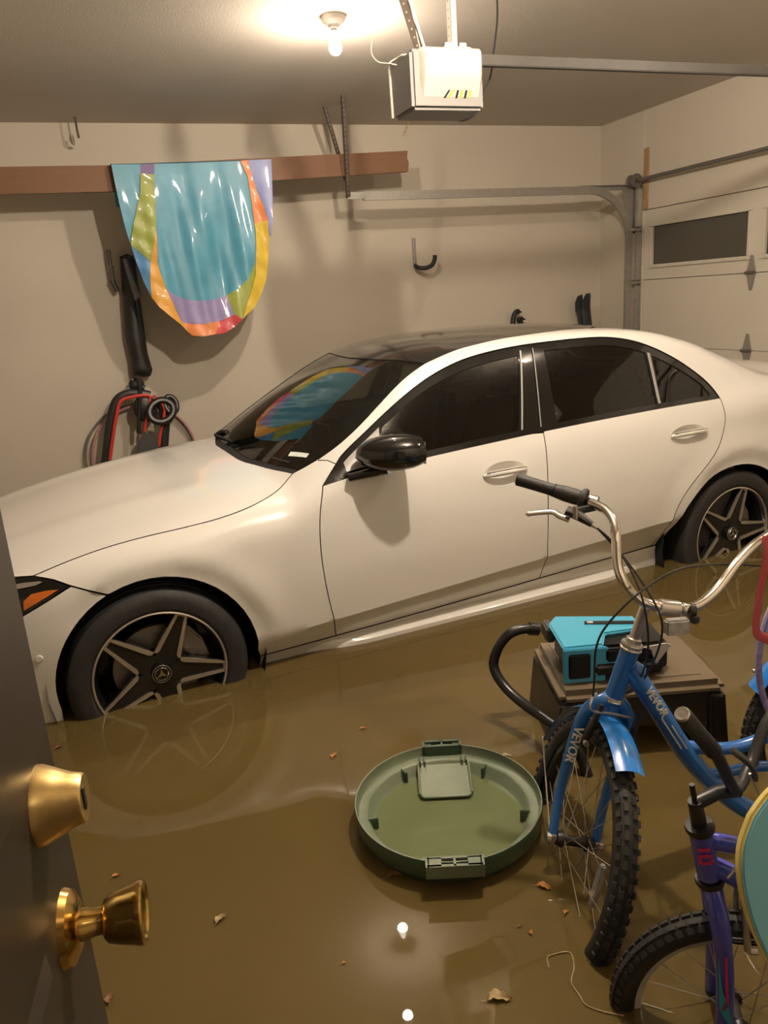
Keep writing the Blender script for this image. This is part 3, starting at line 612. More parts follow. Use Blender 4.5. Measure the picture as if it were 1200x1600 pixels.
def panel(name, poly, m, parent, side=1, holes=(), off=0., gap=.002, flange=.016, h=.032, depth=None, lines=()):
    """sheet of the body surface cut to an outline given in (x, section angle)"""
    P = np.array(poly, float); P[:,1] *= K_
    P = resample(P, h)
    if gap: P = inset(P, gap)
    if area2(P) < 0: P = P[::-1]
    H = []
    for q in holes:
        q = np.array(q, float); q[:,1] *= K_; H.append(resample(q, h*.6))
    LN = []
    for q in lines:
        q = np.array(q, float); q[:,1] *= K_; q = resample(q, h*.7)[:-1]; q = q[inside(q, P)]; LN.append(q)
    ov, of = fill(P, H, h, LN)
    def to3(uv, o):
        s = surf(uv[:,0], uv[:,1]/K_, o); s[:,1] = HALF - side*s[:,1]; return s
    o = off if depth is None else off + depth(ov)
    pts = to3(ov, o)
    a, b, c = pts[of[:,0]], pts[of[:,1]], pts[of[:,2]]
    nr = np.cross(b-a, c-a); ctr = np.array([0, HALF, ZC]); out = (a - ctr); out[:,0] = 0
    if (nr*out).sum() < 0: of = of[:, ::-1]
    mb = MB(); mb.add(pts, [tuple(f) for f in of], 0)
    if flange:
        for q in [P] + H:
            n = len(q); A = to3(q, off); B = to3(q, off - flange)
            mb.add(np.concatenate([A, B]), [(i, (i+1) % n, n+(i+1) % n, n+i) for i in range(n)], 1)
    o = mb.build(name, [m, MATTBLACK], parent, fixn=False, weld=0, angle=50)  # flanges coloured black to put the shade of the panel gaps in
    if LN:
        cp = np.concatenate(LN); near = np.min(np.hypot(ov[:,None,0]-cp[None,:,0], ov[:,None,1]-cp[None,:,1]), 1) < 1e-5
        idx = set(np.nonzero(near)[0].tolist())
        for e in o.data.edges:
            if e.vertices[0] in idx and e.vertices[1] in idx: e.use_edge_sharp = True
    return o
def both(poly):
    """close a half outline (ending and starting on the centre line) by mirroring"""
    return list(poly) + [(x, -p) for x, p in reversed(poly) if abs(p) > 1e-6]
FRONT_ARCH = dict(cx=.006, cz=.335, rx=.366, rz=.374)
REAR_ARCH = dict(cx=2.845, cz=.325, rx=.402, rz=.371)
hood_front = xv([(-.50, .725), (-.62, .62), (-.70, .47), (-.745, .25)]) + [(-.76, 0.)]
# bonnet
hood = list(reversed(hood_front)) + list(reversed(S2(HOODCUT))) + list(reversed(S2(COWL)))[1:]
panel('bonnet', both(hood), PAINT, car)
cowl_in = [(x + .034 - .012*abs(p), p*.985) for x, p in COWL]
panel('cowl_panel', both(S2(COWL) + list(reversed(S2(cowl_in)))), MATTBLACK, car, off=-.006, gap=0)
# windscreen, roof, rear window, boot
ws = S2(cowl_in) + S2(WSEDGE)[1:] + list(reversed(S2(HEADER)))[1:]
screen = panel('windscreen', both(ws), GLASS_FRONT, car, off=-.004, flange=0, gap=.001)
frit = S2(WSEDGE) + [(x + .012, p - .028) for x, p in reversed(S2(WSEDGE))]
REARTOP = [(2.45, 0.), (2.435, .25), (2.36, .43), (2.2323, .531)]
REARSIDE = [(2.2323, .531), (2.45, .545), (2.65, .60), (2.85, .68), (3.02, .765), (3.13, .84)]
REARBASE = [(3.22, 0.), (3.21, .4), (3.18, .68), (3.13, .84)]
panel('roof_panel', both(S2(HEADER) + S2(ROOFEDGE)[1:] + list(reversed(S2(REARTOP)))[1:]), ROOFGLASS, car)
panel('rear_window', both(S2(REARTOP) + S2(REARSIDE)[1:] + list(reversed(S2(REARBASE)))[1:]), GLASS_SIDE, car, off=-.003, flange=0)
boot_side = [(3.13, .84)] + xv([(3.35, .66), (3.6, .62), (3.78, .56), (3.85, .46)])
panel('boot_lid', both(S2(REARBASE) + boot_side[1:] + [(3.865, 0.)]), PAINT, car)
for side in (1, -1):
    # front wing
    arch_r = ell(.006, .335, .366, .374, 112, -10, 16)
    fen = [HOODCUT[0]] + S2(HOODCUT)[1:] + [(-.30, 1.275), (-.2501, 1.3088), (-.20, 1.337)] + [(-.1400, arch_r[0][1])]
    fen += [p for p in arch_r if p[0] > -.135 and p[1] < 1.825]
    fen += [(.3843, 1.8302)] + [p for p in S2(SILL) if .39 < p[0] < .70] + list(reversed(S2(DOORF)))
    fen += [(.74, 1.062), (.775, 1.025), (.76, .985), (.7315, .9564)] + [(.68, .969)]
    panel('front_wing', fen, PAINT, car, side, lines=[CREASE])
    # front bumper with headlamp
    arch_l = ell(.006, .335, .366, .374, 190, 114, 12)
    low = xz([(-.36, .13), (-.55, .13), (-.72, .13), (-.80, .13), (-.84, .13)])
    bump = [p for p in arch_l] + [(-.1455, 1.3700), (-.20, 1.339), (-.2501, 1.3110), (-.4178, 1.3924)] + xz([(-.60, .63)]) + xz([(-.735, .60), (-.82, .56), (-.84, .54)]) + list(reversed(low))
    panel('front_bumper', bump, PAINT, car, side)
    lamp = [(-.2501, 1.3098), (-.30, 1.276), (-.3622, 1.2455), (-.4227, 1.236)] + xv([(-.50, .727), (-.62, .622), (-.70, .50)]) + xz([(-.73, .605), (-.60, .63)]) + [(-.4178, 1.3924)]
    hl = panel('headlamp', lamp, GLOSSBLACK, car, side, off=-.006)
    panel('amber_reflector', [(-.412, 1.375), (-.408, 1.335), (-.38, 1.312), (-.33, 1.308), (-.285, 1.314), (-.32, 1.332), (-.37, 1.355)], AMBER, hl, side, off=-.001, h=.012)
    panel('light_strip', [(-.46, 1.262), (-.40, 1.262), (-.345, 1.268), (-.33, 1.276), (-.36, 1.286), (-.46, 1.288)], MACHINED, hl, side, off=-.002, h=.012)
    # doors
    def oval(cx, cp, rx, rp, n=28): return [(cx + rx*math.cos(2*PI*i/n), cp + rp*math.sin(2*PI*i/n)) for i in range(n)]
    hf = (1.503, 1.187, .110, .052); hr = (2.528, 1.159, .112, .046)
    fd = S2(DOORF) + [p for p in S2(SILL) if .715 < p[0] < 1.725] + list(reversed(S2(BGAP))) + [p for p in reversed(S2(BELT)) if .705 < p[0] < 1.72]
    rd = S2(BGAP) + [p for p in S2(SILL) if 1.737 < p[0] < 2.395] + list(reversed(S2(RDOOR))) + [p for p in reversed(S2(BELT)) if 1.73 < p[0] < 2.76]
    for nm, pl, hd in (('front_door', fd, hf), ('rear_door', rd, hr)):
        d = panel(nm, pl, PAINT, car, side, holes=[oval(*hd)], lines=[CREASE])
        # scooped recess and bar of the door pull
        mb = MB(); rows = []
        for k in range(7):
            t = k/6
            a = np.array(oval(hd[0], hd[1], hd[2]*(1-t) + 1e-4, hd[3]*(1-t) + 1e-4))
            p = surf(a[:,0], a[:,1], -.026*(1-(1-t)**2)); p[:,1] = HALF - side*p[:,1]; rows.append(p)
        n = 28; mb.add(np.concatenate(rows), [(r*n+i, r*n+(i+1) % n, (r+1)*n+(i+1) % n, (r+1)*n+i) for r in range(6) for i in range(n)])
        mb.build('handle_recess', PAINT, d, weld=0, fixn=False, angle=60)
        mb = MB(); q = np.linspace(-1, 1, 15)
        ph = surf(hd[0] + q*(hd[2] - .004), hd[1] - .004 + .006*q*0, .018 - .016*np.abs(q)**4); ph[:,1] = HALF - side*ph[:,1]
        mb.tube([tuple(p) for p in ph], [.0165*(1 - .55*abs(t)**5) for t in q], n=12, flat=.85)
        hb = mb.build('handle_bar', PAINT, d)
        mb = MB(); ph = surf(hd[0] + q*(hd[2] - .012), hd[1] - .010 + 0*q, .031 - .012*np.abs(q)**4); ph[:,1] = HALF - side*ph[:,1]
        mb.tube([tuple(p) for p in ph], .0028, n=6); mb.build('chrome_strip', CHROME, hb)
    # side frame: screen pillar, roof rail, rear pillar and quarter panel in one
    tail = [(3.13, .84)] + xv([(3.35, .664), (3.6, .624), (3.78, .565), (3.85, .47)]) + xz([(3.86, .95), (3.86, .80), (3.86, .66), (3.60, .66), (3.30, .60)])
    arch_b = ell(2.845, .325, .402, .371, 40, 184, 22)
    qp = [(.7315, .9564), (.76, .985), (.775, 1.025)] + [p for p in _op if p[0] > .785] + S2(RDOOR)[1:] + [(2.4419, 1.7703)]
    qp += [p for p in reversed(arch_b)] + list(reversed(tail)) + list(reversed(S2(REARSIDE)))[1:] + list(reversed(S2(ROOFEDGE)))[1:] + list(reversed(S2(WSEDGE)[4:]))[1:]
    panel('side_frame', qp, PAINT, car, side)
    rb = xz([(3.30, .60), (3.60, .66), (3.86, .66), (3.88, .5), (3.88, .14), (3.26, .14)]) + list(ell(2.845, .325, .402, .371, -22, 40, 10))
    panel('rear_bumper', rb, PAINT, car, side)
    # sill
    sl = [p for p in S2(SILL)] + xz([(2.436, .22), (2.43, .15), (1.4, .15), (.40, .15), (.384, .22)])
    panel('sill', sl, PAINT, car, side, off=.004)
    mb = MB(); n = 34
    for i in range(n+1):
        x = .52 + 1.86*i/n; t = min(1, (x-.52)/.35, (2.38-x)/.30); t = t*t*(3-2*t)
        for (v, z) in ((.785, .268), (.790 + .046*t, .260), (.792 + .058*t, .246), (.790 + .058*t, .19), (.78, .15)):
            mb.v.append((x, HALF - side*v, z))
    mb.f = [(i*5+k, (i+1)*5+k, (i+1)*5+k+1, i*5+k+1) for i in range(n) for k in range(4)]; mb.mi = [0]*len(mb.f)
    mb.build('sill_blade', PAINT, car, weld=0, angle=40)
    # window surround with three panes
    top = lambda x0, x1, d, n=14: [(x0 + (x1-x0)*i/n, open_at(x0 + (x1-x0)*i/n) + d) for i in range(n+1)]
    bot = lambda x0, x1, d, n=10: [(x0 + (x1-x0)*i/n, belt_at(x0 + (x1-x0)*i/n) - d) for i in range(n+1)]
    g1 = top(.995, 1.716, .040) + [(1.612, belt_at(1.612) - .026)] + list(reversed(bot(.945, 1.60, .026)))
    g2 = top(1.852, 2.408, .036) + [(2.384, belt_at(2.384) - .026)] + list(reversed(bot(1.812, 2.38, .026)))
    g3 = [(2.440, open_at(2.44) + .040)] + top(2.46, 2.69, .040, 8) + [(2.712, .975), (2.716, belt_at(2.716) - .024)] + list(reversed(bot(2.412, 2.70, .024)))
    sail = [(.985, open_at(.985) + .030), (.94, belt_at(.94) - .022), (.80, belt_at(.80) - .022)] + top(.80, .97, .030, 6)
    outer = S2(BELT) + list(reversed(_op))[1:-1]
    tr = panel('window_surround', outer, GLOSSBLACK, car, side, holes=[g1, g2, g3], off=-.005, gap=0.001, flange=.012)
    for nm, g in (('front_side_window', g1), ('rear_side_window', g2), ('quarter_window', g3)):
        panel(nm, g, GLASS_SIDE, car, side, off=-.010, gap=0, flange=0, h=.05)
    panel('sail_panel', sail, GREYTRIM, tr, side, off=-.002, h=.02)
    for a, b, w_, sm in (((1.7304, .6833), (1.624, 1.016), .0045, GREYTRIM), ((1.797, .678), (1.7215, 1.015), .0025, GREYTRIM)):
        panel('trim_strip', [(a[0]-w_, a[1]), (a[0]+w_, a[1]), (b[0]+w_, b[1]), (b[0]-w_, b[1])], sm, tr, side, off=.000, h=.03, gap=0)
    panel('window_divider', [(2.414, .752), (2.430, .756), (2.404, .992), (2.388, .992)], GREYTRIM, tr, side, off=-.001, gap=0)
    # mirror
    mr = MB(); n = 22; rows = 12
    for i in range(rows+1):
        t = i/rows; x = .818 + .225*t + (0 if side > 0 else .16)
        q = (1-(1-min(1, t/.62))**2)**.5 if t < .62 else 1. - .16*((t-.62)/.38)**2
        cy = -.045 - .075*min(1, t*1.25)**.7 + (0 if side > 0 else .065); cz = 1.036 + .006*t
        for k in range(n):
            a = 2*PI*k/n; ca, sa = math.cos(a), math.sin(a)
            yy = math.copysign(abs(ca)**.8, ca)*(.100 if side > 0 else .055)*q; zz = math.copysign(abs(sa)**.85, sa)*(.076 if sa > 0 else .060)*q
            yl = cy + yy; mr.v.append((x + .012*sa*0, HALF - side*(HALF - yl), cz + zz))
    mr.f = [(i*n+k, i*n+(k+1) % n, (i+1)*n+(k+1) % n, (i+1)*n+k) for i in range(rows) for k in range(n)] + [tuple(range(n-1, -1, -1)), tuple(rows*n+k for k in range(n))]
    mr.mi = [0]*len(mr.f); mirror = mr.build('door_mirror', GLOSSBLACK, car, angle=50)
    mb = MB()
    mb.tube([(.80, HALF - side*(HALF + .015), .955), (.86, HALF - side*(HALF + .05), .968), (.93, HALF - side*(HALF + .10), .985)], [.026, .030, .034], n=12, flat=.6)
    mb.build('mirror_foot', GLOSSBLACK, mirror)
    if side < 0: continue
    mb = MB(); mb.box((1.046, HALF - side*(HALF + .12), 1.042), (.006, .135, .085)); mb.build('mirror_glass', CHROME, mirror, bevel=.002)
# parking sensor on the bumper corner
s = surf(np.array([-.393]), np.array([1.5755]), .001)[0]
mb = MB(); mb.lathe([(0, .004), (.011, .004), (.013, 0), (.013, -.01)], (s[0], HALF - s[1], s[2]), (-.25, -1, 0), n=16); mb.build('parking_sensor', PAINT, car)
# wipers
mb = MB(); mb.tube(spline([(.572, HALF+.10, .978), (.60, HALF-.12, .992), (.625, HALF-.42, .985), (.655, HALF-.58, .985)], 5), [.008]*16, n=6, flat=.7); mb.build('wiper', MATTBLACK, car)
mb = MB(); mb.tube(spline([(.585, HALF+.48, .968), (.575, HALF+.30, .982), (.578, HALF+.10, .990)], 5), .008, n=6, flat=.7); mb.build('wiper', MATTBLACK, car)
mb = MB(); mb.tube([(.585, HALF+.50, .965), (.60, HALF+.46, .985), (.62, HALF+.38, .995)], .012, n=8); mb.build('wiper_arm', MATTBLACK, car)
# sticker in the lower corner of the windscreen
panel('sticker', [(0.688, .7843), (0.731, .8833), (0.7133, .9033), (0.6696, .8131)], STICKER, screen, 1, off=-.0015, gap=0, flange=0, h=.02)
# grille cap and number plate end (hidden ends of the shell)
for x, m, nm in ((-.84, GLOSSBLACK, 'grille'), (3.88, PAINT, 'rear_valance')):
    ph = np.linspace(-1.95, 1.95, 48); p = surf(np.full(48, x), ph); p[:,1] = HALF - p[:,1]
    mb = MB(); mb.add(p, [tuple(range(48))]); mb.build(nm, m, car, smooth=False)
for x0, x1, ph0, nm in ((-.76, -.84, 1.02, 'grille_top'), (3.865, 3.88, 1.2, 'boot_edge')):
    ph = np.linspace(-ph0, ph0, 40)
    A = surf(np.full(40, x0), ph); B = surf(np.full(40, x1), ph)
    for q in (A, B): q[:,1] = HALF - q[:,1]
    mb = MB(); mb.add(np.concatenate([A, B]), [(i, i+1, 41+i, 40+i) for i in range(39)]); mb.build(nm, GLOSSBLACK if x0 < 0 else PAINT, car)
# wheel housings, floor pan, cabin
for cx, R, xr in ((.006, .40, 1.), (2.845, .415, 1.02)):
    for side in (1, -1):
        mb = MB(); n = 20; w0, w1 = .86, .56
        A = [(cx + R*xr*math.cos(PI*(i/n)*1.3 - .15*PI), R*math.sin(PI*(i/n)*1.3 - .15*PI) + .335) for i in range(n+1)]
        for v in (w0, w1): mb.v += [(x, HALF - side*v, z) for x, z in A]
        mb.f = [(i, i+1, n+2+i, n+1+i) for i in range(n)] + [tuple(n+1+i for i in range(n+1))]; mb.mi = [0]*len(mb.f)
        mb.build('wheel_housing', LINER, car)
mb = MB(); mb.box((1.43, HALF, .20), (4.0, 1.1, .12)); mb.box((1.43, HALF, .24), (1.9, 1.46, .05)); mb.build('floor_pan', LINER, car)
for side in (1, -1):
    mb = MB(); xs = np.linspace(.5, 2.9, 30); ph = np.linspace(1.10, 1.85, 10)
    X, F_ = np.meshgrid(xs, ph, indexing='ij'); p = surf(X.ravel(), F_.ravel(), -.07); p[:,1] = HALF - side*p[:,1]
    mb.add(p, [(i*10+k, (i+1)*10+k, (i+1)*10+k+1, i*10+k+1) for i in range(29) for k in range(9)])
    mb.build('door_lining', CABIN, car, weld=0)
xs = np.linspace(1.28, 2.30, 16); ph = np.linspace(-.52, .52, 16)
X, F_ = np.meshgrid(xs, ph, indexing='ij'); p = surf(X.ravel(), F_.ravel(), -.035); p[:,1] = HALF - p[:,1]
mb = MB(); mb.add(p, [(i*16+k, (i+1)*16+k, (i+1)*16+k+1, i*16+k+1) for i in range(15) for k in range(15)]); mb.build('headliner', CABIN, car, weld=0)
mb = MB(); mb.prism([(.50, HALF-.72, .50), (.50, HALF-.72, .90), (.66, HALF-.72, .945), (.98, HALF-.72, .93), (1.06, HALF-.72, .84), (1.02, HALF-.72, .55)], (0, 1.44, 0)); mb.build('dashboard', CABIN, car, bevel=.03, seg=3)
mb = MB(); mb.box((1.02, HALF+.02, .96), (.03, .26, .14)); mb.build('dashboard_screen', GLOSSBLACK, car, bevel=.008)
wc = Vector((1.16, HALF-.37, .86)); wu = Vector((.42, 0, .91)).normalized()
mb = MB(); mb.tube([wc + (Vector((0, 1, 0))*math.cos(2*PI*i/28) + wu*math.sin(2*PI*i/28))*.185 for i in range(28)], .017, n=8, closed=True)
mb.ellipsoid(wc, (.03, .075, .06)); mb.box(wc, (.02, .34, .03)); mb.build('steering_wheel', CABIN, car)
def seat(x, v, wdt, nm):
    mb = MB(); y = HALF - v
    mb.box((x, y, .46), (.52, wdt, .18)); st = mb.build(nm, CABIN, car, bevel=.05, seg=3)
    mb = MB(); r = Matrix.Rotation(math.radians(20), 3, 'Y')
    mb.box((x+.33, y, .79), (.15, wdt*.96, .62), r); mb.build('seat_back', CABIN, st, bevel=.05, seg=3)
    for k in ((0,) if wdt < .8 else (-.36, .36)):
        mb = MB(); mb.box((x+.45, y+k, 1.155), (.09, .26, .15), r); mb.build('headrest', CABIN, st, bevel=.035, seg=3)
seat(1.42, .37, .52, 'front_seat'); seat(1.42, -.37, .52, 'front_seat'); seat(2.20, 0, 1.25, 'rear_bench')
# wheels
def car_wheel(x, side, theta):
    s = side; y0 = HALF - s*HALF; ax = (0, s, 0)          # lathe height runs inboard
    o = (x, y0, .33)
    mb = MB(); mb.lathe([(.2365, .002), (.228, .016), (.220, .05), (.215, .16), (.02, .165)], o, ax, n=56); wheel = mb.build('wheel', RIMBLACK, car)
    prof = [(.238, .012), (.2445, .000), (.256, -.009), (.285, -.013), (.308, -.008), (.3225, .004), (.3295, .022)]
    for g in (.055, .088, .122, .156): prof += [(.3318, g-.006), (.325, g-.004), (.325, g+.004), (.3318, g+.006)]
    prof += [(.3295, .190), (.3225, .206), (.30, .218), (.245, .205)]
    mb = MB(); mb.lathe(prof, o, ax, n=72); mb.build('tyre', RUBBER, wheel, angle=28)
    mb = MB(); mb.lathe([(.2440, .004), (.2440, -.0045), (.2400, -.0065), (.2365, -.0045), (.2350, .006)], o, ax, n=72); mb.build('rim_lip', MACHINED, wheel)
    mb = MB(); mb.lathe([(.075, .075), (.165, .075), (.165, .097), (.075, .097)], o, ax, n=48); mb.build('brake_disc', STEEL, wheel)
    sg = 1
    def at(r, t, a, h): # r along the spoke, t across, h inboard
        c_, s_ = math.cos(a), math.sin(a)
        return (x + (r*c_ - t*s_), y0 + s*h, .33 + (r*s_ + t*c_))
    mb = MB(); ca = math.radians(25)
    pts = [at(.112, -.07, ca, .055), at(.172, -.085, ca, .055), at(.190, 0, ca, .055), at(.172, .085, ca, .055), at(.112, .07, ca, .055)]
    mb.prism(pts, (0, s*.06, 0)); mb.build('brake_caliper', STEEL, wheel, bevel=.008)
    for k in range(5):
        a = theta + k*2*PI/5
        mb = MB()
        out = [(.030, -.034), (.088, -.047), (.2365, -.0215), (.2365, .0215), (.088, .047), (.030, .034)]
        mb.prism([at(r, t, a, .010 + .010*(1 - r/.24)) for r, t in out], (0, s*.030, 0))
        sp = mb.build('spoke', RIMBLACK, wheel, bevel=.002)
        for q in (-1, 1):
            mb = MB()
            ed = [(.070, .0505), (.0875, .0478), (.2368, .0220), (.2368, .0115), (.110, .0285), (.080, .0330), (.070, .0405)]
            mb.prism([at(r, q*t, a, .003 + .012*(1 - r/.24)) for r, t in ed], (0, s*.010, 0)); mb.build('spoke_edge', MACHINED, sp)
        mb = MB(); mb.prism([at(r, t, a, .0032) for r, t in ((.2300, -.0222), (.2370, -.0218), (.2370, .0218), (.2300, .0222))], (0, s*.008, 0)); mb.build('spoke_tip', MACHINED, sp)
    mb = MB(); mb.lathe([(0, -.001), (.030, -.001), (.0355, .003), (.036, .02)], o, ax, n=32); cap = mb.build('hub_cap', RIMBLACK, wheel)
    mb = MB(); mb.tube([at(.0245, 0, 2*PI*i/28, -.002) for i in range(28)], .0022, n=6, closed=True)
    for k in range(3):
        a = PI/2 + k*2*PI/3
        mb.prism([at(.0235, 0, a, -.004), at(.002, .0055, a, -.004), at(-.002, 0, a, -.004), at(.002, -.0055, a, -.004)], (0, s*.004, 0))
    mb.build('star_emblem', CHROME, cap)
    mb = MB(); mb.tube([at(.0335, 0, 2*PI*i/32, -.0005) for i in range(32)], .0018, n=6, closed=True); mb.build('cap_ring', STEEL, cap)
car_wheel(0, 1, math.radians(64.2)); car_wheel(2.865, 1, math.radians(72.4))
car_wheel(0, -1, math.radians(40)); car_wheel(2.865, -1, math.radians(20))
# ---------------------------------------------------------------- blue tricycle
BLUE = mat('blue_bike_paint', (.014, .125, .42), rough=.22, var=.06, coat=.6)
FENDER = mat('bright_blue_mudguard', (.020, .20, .62), rough=.22, var=.05, coat=.5)
BARCHROME = mat('handlebar_chrome', (.74, .70, .64), rough=.14, metal=1., var=.06, scale=30)
SILVER = mat('silver_alloy', (.55, .52, .48), rough=.28, metal=.9, var=.08, scale=30)
GRIP = mat('black_rubber_grip', (.016, .015, .014), rough=.6, var=.2, bump=.2, bscale=200)
LETTER = mat('cream_lettering', (.62, .62, .52), rough=.5, var=.03)
REFL = mat('clear_reflector', (.45, .44, .42), rough=.12, metal=.5, var=.2, scale=60, coat=.5)
CABLE = mat('black_cable', (.010, .009, .009), rough=.35)
RIMSILVER = mat('pale_alloy_rim', (.52, .49, .43), rough=.35, metal=.25, var=.08, scale=30)
KNOBS = mat('tyre_tread', (.026, .024, .021), rough=.7, var=.3, scale=30)
def cyc_wheel(parent, hub, n, u, w, R, tw, rim_m, nsp, knobs=True, rim_h=.018, name='wheel'):
    """spoked bicycle wheel: rim (part) > tyre, hub, every spoke, tread blocks"""
    hub = Vector(hub); n = Vector(n).normalized(); u = Vector(u).normalized(); w = Vector(w).normalized()
    def at(r, t, h=0.): return hub + (u*math.cos(t) + w*math.sin(t))*r + n*h
    rt = R - tw/2 - .003; rr = rt - tw*.42
    mb = MB(); prof = [(rr, -.013), (rr+.004, -.015), (rr+.010, -.0125), (rr+.010, .0125), (rr+.004, .015), (rr, .013), (rr-rim_h*.55, .009), (rr-rim_h*.7, 0), (rr-rim_h*.55, -.009), (rr, -.013)]
    mb.lathe(prof, hub, n, n=56, ref=u); rim = mb.build(name, rim_m, parent, angle=50)
    mb = MB(); k = 9; prof = [(rt + tw/2*math.cos(a), tw/2*math.sin(a)) for a in np.linspace(-2.45, 2.45, k*2)]
    mb.lathe(prof, hub, n, n=64, ref=u); ty = mb.build('tyre', RUBBER, rim, angle=60)
    if knobs:
        mb = MB(); N_ = 66
        for i in range(N_):
            for j, (q, sz) in enumerate(((-.92, .0105), (-.34, .010), (.34, .010), (.92, .0105))):
                t = 2*PI*(i + (.5 if j % 2 else 0))/N_
                rad = (u*math.cos(t) + w*math.sin(t)); tg = n.cross(rad)
                c = hub + rad*(rt + tw/2*math.cos(q)*1.02) + n*tw/2*math.sin(q)*1.02
                up = rad*math.cos(q) + n*math.sin(q); sd = tg.cross(up)
                rot = Matrix((tg, sd, up)).transposed()
                mb.box(c, (.017 if j in (1, 2) else .013, sz, .0085), rot)
        tb = mb.build('tread_blocks', KNOBS, rim, smooth=False, weld=0, fixn=False); tb['kind'] = 'stuff'
    mb = MB(); mb.lathe([(.006, -.048), (.016, -.046), (.020, -.034), (.020, -.030), (.013, -.026), (.012, .026), (.020, .030), (.020, .034), (.016, .046), (.006, .048)], hub, n, n=20); mb.build('hub', BLACKP, rim)
    for i in range(nsp):
        t = 2*PI*i/nsp; s = 1 if i % 2 else -1; dt = (.42 if (i//2) % 2 else -.42)
        mb = MB(); mb.tube([at(.019, t + dt*2.2, s*.031), at(rr-rim_h*.4, t, 0)], .0011, n=5, caps=False); mb.build('spoke', SILVER, rim, weld=0, fixn=False)
    return rim, at
hubF = V(.930, 1.371, .296); nF = V(.903, -.313, -.296); uF = V(.328, .945, 0); wF = V(.279, -.097, .955)
aF = V(.276, -.105, .955); A_ = V(.947, 1.421, .297); fwF = V(-.330, -.944, -.009); fF = V(-.934, .357, 0); n0 = V(-.357, -.934, 0)
trike = thing('tricycle', 'blue adult tricycle with high chrome handlebar, front wheel turned to the camera', 'tricycle', (1.4, 1.3, 0))
rimF, wat = cyc_wheel(trike, hubF, nF, uF, wF, .31, .054, BLACKP, 28)
rf = MB(); c1, c2 = wat(.180, math.radians(154)), wat(.180, math.radians(192))
# white spoke reflector
mid = wat(.174, math.radians(173)); tdir = (c1 - c2).normalized(); sd = nF.normalized().cross(tdir)
rf.prism([mid + tdir*p + sd*q - nF.normalized()*.006 for p, q in ((-.052, -.008), (-.030, -.013), (.030, -.013), (.052, -.008), (.052, .008), (.030, .013), (-.030, .013), (-.052, .008))], nF.normalized()*.012); rf.build('spoke_reflector', REFL, rimF, bevel=.003)
# fork
nn = nF.normalized(); crown = A_ + aF*.345
for s in (-1, 1):
    mb = MB(); end = hubF + nn*s*.056
    pth = spline([A_ + aF*.372 + nn*s*.004, A_ + aF*.352 + nn*s*.034, A_ + aF*.315 + nn*s*.056, A_ + aF*.22 + nn*s*.060 + fwF*.004, A_ + aF*.10 + nn*s*.058 + fwF*.018, end], 5)
    mb.tube(pth, [.019 - .008*i/(len(pth)-1) for i in range(len(pth))], n=12); bl = mb.build('fork_blade', BLUE, trike)
    mb = MB(); mb.lathe([(0, .016), (.011, .016), (.013, .006), (.009, .004), (.009, -.012)], end, nn*s, n=10); mb.build('axle_nut', SILVER, trike)
    mb = MB(); mb.box(end - aF*.004, (.012, .026, .036), Matrix((nn, fwF, aF)).transposed()); mb.build('dropout', SILVER, trike, bevel=.002)
    # brake arm
    b0 = A_ + aF*.27 + nn*s*.052 + fwF*.040; b1 = A_ + aF*.375 + nn*s*.046 + fwF*.052
    mb = MB(); mb.tube([b0, (b0+b1)/2 + fwF*.006, b1], [.010, .008, .006], n=8); ba = mb.build('brake_arm', BLACKP, trike)
    mb = MB(); mb.box(b0 - nn*s*.022 + aF*.008, (.010, .050, .012), Matrix((nn, fwF, aF)).transposed()); mb.build('brake_pad', BLACKP, ba, bevel=.003)
    mb = MB(); mb.lathe([(0, .018), (.007, .018), (.008, .010), (.005, .0), (.005, -.01)], b0, fwF, n=10); mb.build('brake_bolt', SILVER, ba)
mb = MB(); mb.tube([A_ + aF*.335, A_ + aF*.362], [.024, .021], n=16); mb.build('fork_crown', BLUE, trike)
# mudguard round the front wheel
def guard(at, R, t0, t1, hw, n=16, k=7, rise=.012):
    mb = MB()
    for i in range(n+1):
        t = t0 + (t1-t0)*i/n
        for j in range(k):
            q = -1 + 2*j/(k-1); mb.v.append(tuple(at(R + rise*(1-q*q), t, q*hw)))
    mb.f = [(i*k+j, (i+1)*k+j, (i+1)*k+j+1, i*k+j+1) for i in range(n) for j in range(k-1)]; mb.mi = [0]*len(mb.f)
    return mb
guard(wat, .322, math.radians(14), math.radians(66), .031).build('mudguard', BLUE, trike)
guard(wat, .326, math.radians(74), math.radians(116), .034).build('mudguard', FENDER, trike)
mb = MB(); mb.tube([wat(.325, math.radians(17), -.034), hubF - nn*.062], .0022, n=6); mb.build('mudguard_stay', SILVER, trike)
mb = MB(); mb.tube(spline(NOODLE, 4), .0032, n=6); mb.build('brake_noodle', SILVER, trike)
